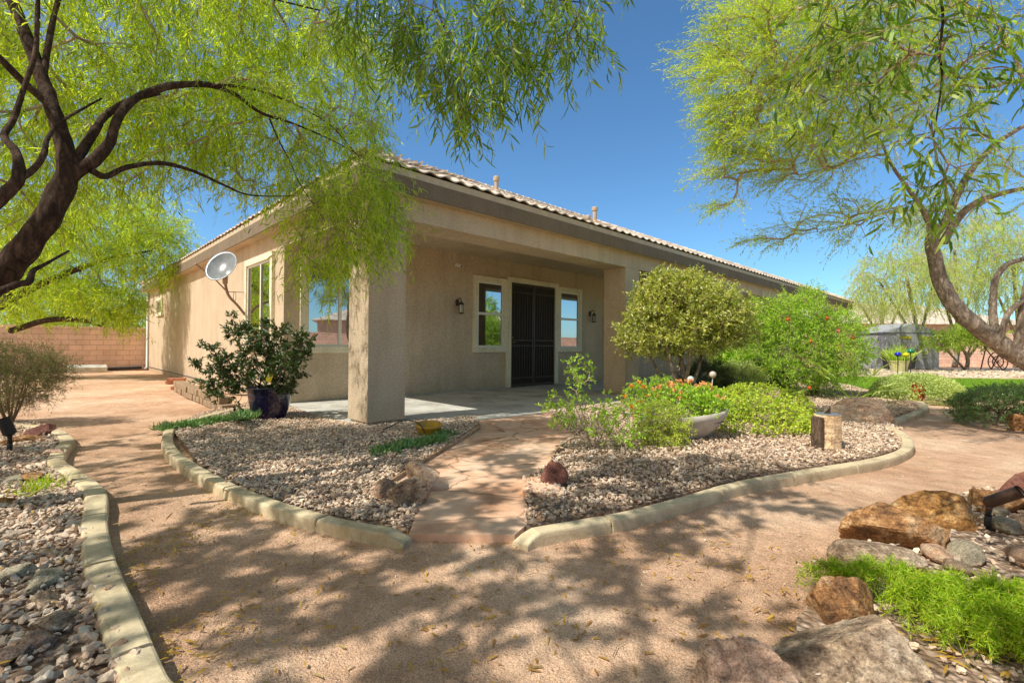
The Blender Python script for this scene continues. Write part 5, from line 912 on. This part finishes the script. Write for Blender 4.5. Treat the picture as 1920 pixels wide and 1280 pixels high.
mb = MB(); nn = (Rr+1)*K; mb.add(Vd, np.concatenate([Fd, (Fd+nn)[:, ::-1], np.stack([Rr*K+k_, Rr*K+k2, nn+Rr*K+k2, nn+Rr*K+k_], -1)])); mb.build('reflector', M['dish'], o, smooth=True)
mast = MB(); m0 = HL(461, 592, -.03); mast.tube(crom(np.array([m0, HL(445, 572, -.2), HL(430, 556, -.42), HL(424, 540, -.55), HL(422, 522, -.6)]), 5), .026, 10); mast.tube([HL(422, 530, -.6), cD-nD*.06], .045, 8); mast.box(tuple(cD-nD*.07-[.05, .05, .07]), tuple(cD-nD*.07+[.05, .05, .05])); mast.build('mast', M['dishback'], o, smooth=True)
mast = MB(); mast.tube([HL(424, 545, -.5), HL(400, 520, -.8), HL(366, 494, -1.15)], .013, 7); mast.tube([HL(426, 547, -.5), HL(460, 548, -.02)], .008, 6); mast.build('feed_arm', M['dishback'], o)
mb = MB(); mb.box((-.03, m0[1]-.06, m0[2]-.12), (-.002, m0[1]+.06, m0[2]+.14)); mb.build('wall_bracket', M['dishback'], o)
cb = MB(); cl_ = HL(440, 556, -.1); cb.tube([cl_+[0, math.cos(a)*.1, math.sin(a)*.11] for a in np.linspace(0, 12.4, 40)], .005, 5); cb.tube([HL(462, 508, -.03), HL(462, 570, -.03), m0], .006, 5); cb.build('cable_loop', M['black'], o)

# ------------------------------------------------------------------ block walls, neighbours, shed
def blockwall(label, a, b_, h_=1.71, th=.2, group=None, low=-.3):
    a, b_ = np.array(a[:2]), np.array(b_[:2]); L = np.linalg.norm(b_-a); o = thing('block_wall', label, 'wall', (a[0], a[1], 0), math.atan2(b_[1]-a[1], b_[0]-a[0]))
    mb = MB(); mb.box((0, 0, low), (L, th, h_-.09)); mb.build('wall', M['block'], o); mb = MB(); mb.box((-.01, -.012, h_-.09), (L+.01, th+.012, h_), .006); mb.build('cap', M['block'], o); return o
LWv = 18.7
blockwall('pink block wall closing the side yard left of the house', H(-26, LWv, 0), H(-.01, LWv, 0), 1.71)
blockwall('pink block wall on the far left beyond the stone bed', (-30, 1, 0), H(-26, LWv, 0)+[0, -.1, 0], 1.75)
blockwall('pink block wall behind the lawn, left of and behind the shed', (17.5, 31.5, 0), (40, 30.5, 0), 2.15)
blockwall('pink block wall on the right boundary beyond the mesquite', (40, 30, 0), (16, -9, 0), 1.9)
blockwall('pink block wall behind the viewpoint', (16, -9, 0), (-30, -8, 0), 1.9)
def neighbour(label, c, rz, w_, d_, h_, rf):
    o = thing('neighbor_house', label, 'house', c, rz); mb = MB(); mb.box((-w_/2, -d_/2, 0), (w_/2, d_/2, h_)); mb.build('wall', M['far_stucco'], o)
    mb = MB(); e = .5; r_ = min(w_, d_)/2; mb.add([(-w_/2-e, -d_/2-e, h_), (w_/2+e, -d_/2-e, h_), (w_/2+e, d_/2+e, h_), (-w_/2-e, d_/2+e, h_), (-w_/2+r_, 0, h_+rf), (w_/2-r_, 0, h_+rf)], [(0, 1, 5, 4), (2, 3, 4, 5)], [(1, 2, 5), (3, 0, 4)], [(3, 2, 1, 0)]); mb.build('roof', M['tile'], o)
    for x in (-w_/4, w_/4):
        mb = MB(); mb.box((x-.6, -d_/2-.05, h_-1.7), (x+.6, -d_/2-.002, h_-.6)); wn = mb.build('window', M['vinyl'], o); mb = MB(); mb.box((x-.52, -d_/2-.06, h_-1.62), (x+.52, -d_/2-.052, h_-.68)); mb.build('pane', M['glass'], wn)
neighbour('pink stucco neighbouring house beyond the far block wall', (31, 42, 0), .0, 18, 10, 3.0, 2.)
neighbour('neighbouring house beyond the right boundary wall', (38, 2, 0), math.radians(-110), 20, 12, 3.2, 2.6)
# shed
sp = np.array([20.7, 25.9, 0]); o = thing('garden_shed', 'grey resin garden shed with double doors and yellow vents', 'shed', sp, math.radians(4))
mb = MB(); mb.box((-.55, .05, 0), (2.45, 2.2, 2.0)); mb.build('wall', M['shed'], o)
mb = MB(); mb.add([(-.65, -.02, 1.98), (2.55, -.02, 1.98), (2.55, 2.3, 1.98), (-.65, 2.3, 1.98), (.95, -.02, 2.5), (.95, 2.3, 2.5)], [(0, 4, 5, 3), (4, 1, 2, 5)], [(0, 1, 4), (2, 3, 5)], [(3, 2, 1, 0)]); mb.build('roof', M['shed'], o)
for x in (-.05, 1.02):
    mb = MB(); mb.box((x, 0, .05), (x+1.03, .045, 1.92), .01); d_ = mb.build('door', M['shed'], o); v_ = MB(); v_.box((x+.2, -.02, 1.65), (x+.85, -.002, 1.8)); v_.build('vent', M['shedvent'], d_); v_ = MB(); hx = x+.95 if x < 0 else x+.08; v_.box((hx-.02, -.05, .9), (hx+.02, -.002, 1.1)); v_.build('handle', M['black'], d_)
# yard pieces near the shed
def pot(label, mat, loc, R0, R1, h_, plant=None, n=500, L=.25, name='planter', seed=3):
    o = thing(name, label, 'planter', loc); mb = MB(); mb.lathe([(.001, 0), (R0, 0), (R1, h_-.04), (R1+.02, h_-.04), (R1+.02, h_), (R1-.03, h_), (R1-.05, h_-.1), (.001, h_-.1)], k=24); mb.build('pot', M[mat], o, smooth=False)
    if plant:
        r = np.random.default_rng(seed); P = np.array(loc)+[0, 0, h_-.08]+r.normal(0, R1*.4, (n, 3))*[1, 1, 0]; leaf_mesh('foliage', P, unit(r.normal(size=P.shape)*[.5, .5, .2]+[0, 0, 1]), unit(r.normal(size=P.shape)), L*r.uniform(.5, 1.2, n), .03, M[plant], o, loc, False, .4)
    return o
g_ = G(1685, 698); pot('lime yellow pot with tall grass in front of the shed', 'limepot', (g_[0], g_[1], 0), .28, .4, .55, 'far', 500, .8)
g_ = G(1650, 692); pot('dark square planter left of the shed', 'planter', (g_[0]-.2, g_[1]-1, 0), .28, .4, .85, 'cover', 300, .25, seed=4); pot('second dark planter nearest the shed doors', 'planter', (g_[0]+.65, g_[1]-1, 0), .28, .4, .85, 'cover', 300, .25, seed=5)
for (x, y0, yb, Y, m_, lb) in [(1683.5,664,706,13,'blueglass','blue glass ball garden stake, left of three'),(1698.5,665,706,13.2,'yelglass','yellow glass ball garden stake, middle of three'),(1707.5,658,704,13.4,'greenglass','green glass ball garden stake, right of three')]:
    t_ = A(x, y0, Y); o = thing('garden_stake', lb, 'garden ornament', (t_[0], t_[1], 0), group='glass ball stakes beside the lawn'); mb = MB(); mb.tube([(0, 0, 0), (0, 0, t_[2]-.05)], .012, 6); mb.build('pole', M['iron'], o); mb = MB(); mb.sphere((0, 0, t_[2]), .075, 16, 10, (1.05, 1.05, .8)); mb.build('glass_ball', M[m_], o, smooth=True)
for (x, y0, Y, m_, lb, rr) in [(1295, 711, 7.7, 'globe', 'greenish glass garden globe on a tilted stake, left of two', .055), (1336.5, 702, 8.2, 'globeb', 'pinkish glass garden globe on a tilted stake, right of two', .058)]:
    t_ = A(x, y0, Y); o = thing('garden_globe', lb, 'garden ornament', (t_[0], t_[1], 0), group='glass globes behind the lantana'); dx = .08 if rr < .056 else -.06; mb = MB(); mb.tube([(dx, 0, 0), (0, 0, t_[2]-.05)], .008, 6); mb.build('stake', M['white'], o); mb = MB(); mb.sphere((0, 0, t_[2]), rr, 18, 12); mb.build('globe', M[m_], o, smooth=True)
# wheel sculpture
wp = np.array([24.6, 24.4, 0]); o = thing('wheel_sculpture', 'rusty iron wheel and pole sculpture by the far block wall', 'sculpture', wp); mb = MB()
for rr in (.5, .28): mb.tube([(math.cos(a)*rr, 0, .5+math.sin(a)*rr) for a in np.linspace(0, 6.283, 25)], .025, 6)
for a in np.linspace(0, 5.5, 8): mb.tube([(0, 0, .5), (math.cos(a)*.5, 0, .5+math.sin(a)*.5)], .014, 5)
mb.build('wheel', M['bronze'], o); mb = MB(); mb.tube([(-.9, 0, 0), (-.5, 0, 1.7)], .03, 6); mb.tube([(.3, 0, 0), (-.9, 0, 1.5)], .03, 6); mb.tube([(-.4, 0, 0), (.2, 0, 1.2)], .03, 6); mb.build('poles', M['bronze'], o)

# ------------------------------------------------------------------ small garden things
# log with sundial
lp = np.array([3.42, 5.22, 0.]); o = thing('log_pedestal', 'upright peeled log pedestal with bark slab beside the right kerb', 'log', lp); mb = MB(); pr_ = []
n_, k_ = 14, 26; V = []
for i in range(n_):
    z_ = i/(n_-1)*.40; 
    for j in range(k_): a = j/k_*6.283; rr = .128*(1+.06*mnoise.noise(Vector((math.cos(a)*2, math.sin(a)*2, z_*1.5)))+.02*mnoise.noise(Vector((math.cos(a)*9, math.sin(a)*9, z_*2)))); V.append((math.cos(a)*rr, math.sin(a)*rr, z_))
V += [(0, 0, .40)]; i_ = np.arange(n_-1)[:, None]*k_; j = np.arange(k_); j2 = (j+1) % k_
mb.add(V, np.stack([i_+j, i_+j2, i_+k_+j2, i_+k_+j], -1).reshape(-1, 4), np.stack([(n_-1)*k_+j, (n_-1)*k_+j2, np.full(k_, n_*k_)], -1)); mb.build('log', M['wood'], o)
mb = MB(); mb.box((-.165, -.09, 0), (-.12, .05, .385), .012); q = mb.build('bark_slab', M['logbark'], o); q.rotation_euler = (0, 0, .15)
o = thing('sundial', 'round grey metal sundial on top of the log', 'sundial', lp+[0, 0, .402]); mb = MB(); mb.lathe([(.001, 0), (.115, 0), (.118, .006), (.11, .012), (.001, .012)], k=32); mb.build('dial', m_plain('dial_metal', (.4, .41, .42), .4, .7), o, smooth=False)
mb = MB(); mb.add([(-.04, -.002, .012), (.03, -.002, .012), (.03, -.002, .085), (-.04, .002, .012), (.03, .002, .012), (.03, .002, .085)], [(0, 1, 2), (5, 4, 3)], [(1, 4, 5, 2), (0, 2, 5, 3), (0, 3, 4, 1)]); mb.build('gnomon', M['iron'], o)
# spotlights
def spot(label, base, head0, head1, r_, mat, stem_r):
    b_ = np.array(base, float); o = thing('garden_spotlight', label, 'spotlight', b_); h0, h1 = np.array(head0)-b_, np.array(head1)-b_; d = unit(h1-h0); s = MB()
    j_ = h0+d*.02-[0, 0, .035]; s.tube([(0, 0, -.03), tuple(j_*.55)], stem_r*1.25, 10); s.tube([tuple(j_*.5), tuple(j_)], stem_r, 10); s.build('stake', M['black'], o, smooth=True)
    s = MB(); s.tube([j_, j_+[0, 0, .015], h0+d*.03], stem_r*.9, 8); s.sphere(tuple(j_), stem_r*1.2, 10, 6); s.build('knuckle', M[mat], o)
    s = MB(); L = np.linalg.norm(h1-h0); s.tube([h0, h0+d*L*.08, h0+d*L*.1, h0+d*L*.93, h0+d*L*.95, h1], [r_*.7, r_*.95, r_, r_, r_*1.08, r_*1.08], 20, cap=False); s.tube([h0, h0+d*.002], [r_*.7, r_*.7], 20); s.tube([h1-d*.02, h1-d*.018], [r_*.95, r_*.95], 20); s.build('head', M[mat], o)
spot('bronze cylinder spotlight tilted up over the river rocks', (2.84, 2.88, .08), A(1848, 943, 2.86), A(1914, 921, 2.72), .033, 'bronze', .014)
spot('black spotlight on a stake in the left stone bed', (-4.9, 4.72, .05), A(20, 815, 4.72), A(6, 784, 4.68), .052, 'black', .018)
# yellow pot lying in the bed with its black hose
yp = np.array([*G(803, 822)[:2], .02]); o = thing('yellow_pot', 'small glazed yellow pot tipped behind the succulents', 'pot', yp); mb = MB(); mb.lathe([(.001, 0), (.09, 0), (.13, .06), (.15, .13), (.16, .14), (.16, .16), (.14, .16), (.12, .1), (.001, .08)], k=28); q = mb.build('pot', M['yellowpot'], o, smooth=True); q.rotation_euler = (.12, .05, 0)
hs = MB(); hp = [G(x, y, z) for x, y, z in [(700, 809, .04), (730, 800, .08), (750, 790, .12), (765, 788, .16), (785, 793, .2), (797, 812, .1)]]; hs.tube(crom(np.array(hp), 6), .006, 6); tag(hs.build('irrigation_hose', M['black']), 'thin black irrigation hose arching from the pillar to the yellow pot', 'hose')
hs = MB(); hs.tube(crom(np.array([G(x, y, .05) for x, y in [(690, 812), (720, 822), (760, 836), (800, 848)]]), 5), .006, 6); tag(hs.build('irrigation_hose', M['black']), 'thin dark irrigation line lying in the stones below the pillar', 'hose')
# path edging boards
def board(label, pts, z0=0., z1=.07, th=.012, name='edging_board'):
    P = crom(np.array([G(x, y, .05) for x, y in pts])*[1, 1, 0], 5); T = unit(np.gradient(P, axis=0)); N = np.stack([-T[:, 1], T[:, 0], 0*T[:, 0]], -1)*th/2; n = len(P)
    V = np.concatenate([P-N+[0, 0, z0], P+N+[0, 0, z0], P+N+[0, 0, z1], P-N+[0, 0, z1]]); i = np.arange(n-1); F = [np.stack([a*n+i, a*n+i+1, b_*n+i+1, b_*n+i], -1) for a, b_ in ((0, 1), (1, 2), (2, 3), (3, 0))]
    mb = MB(); mb.add(V, np.concatenate(F), [(0, n, 2*n, 3*n), (4*n-1, 3*n-1, 2*n-1, n-1)]); return tag(mb.build(name, M['wood']), label, 'edging')
board('thin wooden edging board along the left side of the stamped path', [(731, 905), (770, 880), (800, 862), (845, 835), (880, 815), (900, 800), (886, 787)])
board('curved wooden edging board below the sparse shrub', [(1030, 882), (1034, 862), (1046, 843), (1062, 830), (1077, 822)])
sheet('stepping_ledge', px([(979,932),(979,910),(1015,905),(1050,925),(1058,938),(982,940)]), 0, .06, M['stamped'], label='low flagstone ledge under the dark red rock', cat='flagstone')
# dry stacked retaining blocks and loose bricks
o = thing('retaining_wall', 'low dry stacked block edging beside the house wall', 'retaining wall', (*G(425, 772)[:2], 0)); bo_ = np.array(o.location); Pq = crom(np.array([G(x, y, 0) for x, y in [(428, 772), (408, 765), (385, 755), (360, 745), (345, 737), (332, 731)]]), 10)
d = np.concatenate([[0], np.cumsum(np.linalg.norm(np.diff(Pq, axis=0), axis=1))]); r_ = np.random.default_rng(4)
for row in range(2):
    s_ = .12+row*.16
    while s_ < d[-1]-.2:
        p = np.array([np.interp(s_, d, Pq[:, i]) for i in range(3)]); q = np.array([np.interp(s_+.15, d, Pq[:, i]) for i in range(3)]); a = math.atan2(*(q-p)[1::-1])
        mb = MB(); mb.box((-.15, -.1, 0), (.15, .1, .115), .014); b_ = mb.build('block', M['blocky'], o); b_.location = p-bo_+[0, 0, .0+row*.118]+r_.normal(0, .006, 3)*[1, 1, 0]; b_.rotation_euler = (0, 0, a+r_.normal(0, .05)); s_ += .325
g_ = G(329, 719)
for i, (dx, z_, lb) in enumerate([(0, 0, 'terracotta brick at the bottom of the small stack by the side wall'), (.03, .078, 'terracotta brick on top of the small stack by the side wall')]):
    mb = MB(); mb.box((-.2, -.12, 0), (.2, .12, .075), .006); b_ = mb.build('brick', M['terracotta']); tag(b_, lb, 'brick'); b_.location = (g_[0]+dx, g_[1], z_); b_.rotation_euler = (0, 0, .3+i*.1)
mb = MB(); mb.box((-.3, -.12, 0), (.3, .12, .07), .006); b_ = mb.build('brick', M['terracotta']); tag(b_, 'loose tan brick lying behind the retaining blocks', 'brick'); b_.location = (*G(350, 729)[:2], 0); b_.rotation_euler = (0, 0, .2)
# drain pipe at the foot of the wall
dp = MB(); P = crom(np.array([H(-.25, 18.4, .12), H(-.9, 18.3, .1), H(-1.8, 18.1, .08), H(-3.0, 17.9, .07), H(-4.2, 17.8, .07)]), 24); rr = .07+.009*np.cos(np.arange(len(P))*math.pi)
o = thing('drain_pipe', 'black corrugated drain pipe lying along the pink block wall', 'pipe', H(-3, 18, 0)); dp.tube(P, rr, 10); dp.build('pipe', M['black'], o, np.array(o.location)); dp = MB(); dp.tube([H(-4.2, 17.8, .07), H(-4.55, 17.78, .07)], [.085, .085], 12); dp.build('fitting', M['white'], o, np.array(o.location))
mb = MB(); mb.box((-.55, -.2, .05), (.55, .2, .22), .02); b_ = tag(mb.build('splash_block', M['slab']), 'pale concrete splash block leaning on the drain pipe', 'splash block'); b_.location = H(-1.9, 17.85, .02); b_.rotation_euler = (.25, 0, YAW)
o = thing('path_light', 'small white twin lamp at the foot of the block wall', 'lamp', H(-7.6, 18.2, 0), YAW); mb = MB(); mb.tube([(0, 0, 0), (0, 0, .25)], .025, 8); mb.build('post', M['bronze'], o); mb = MB(); mb.sphere((-.09, 0, .3), .08, 12, 8); mb.sphere((.11, 0, .3), .08, 12, 8); mb.build('lamp_shade', M['white'], o, smooth=True)
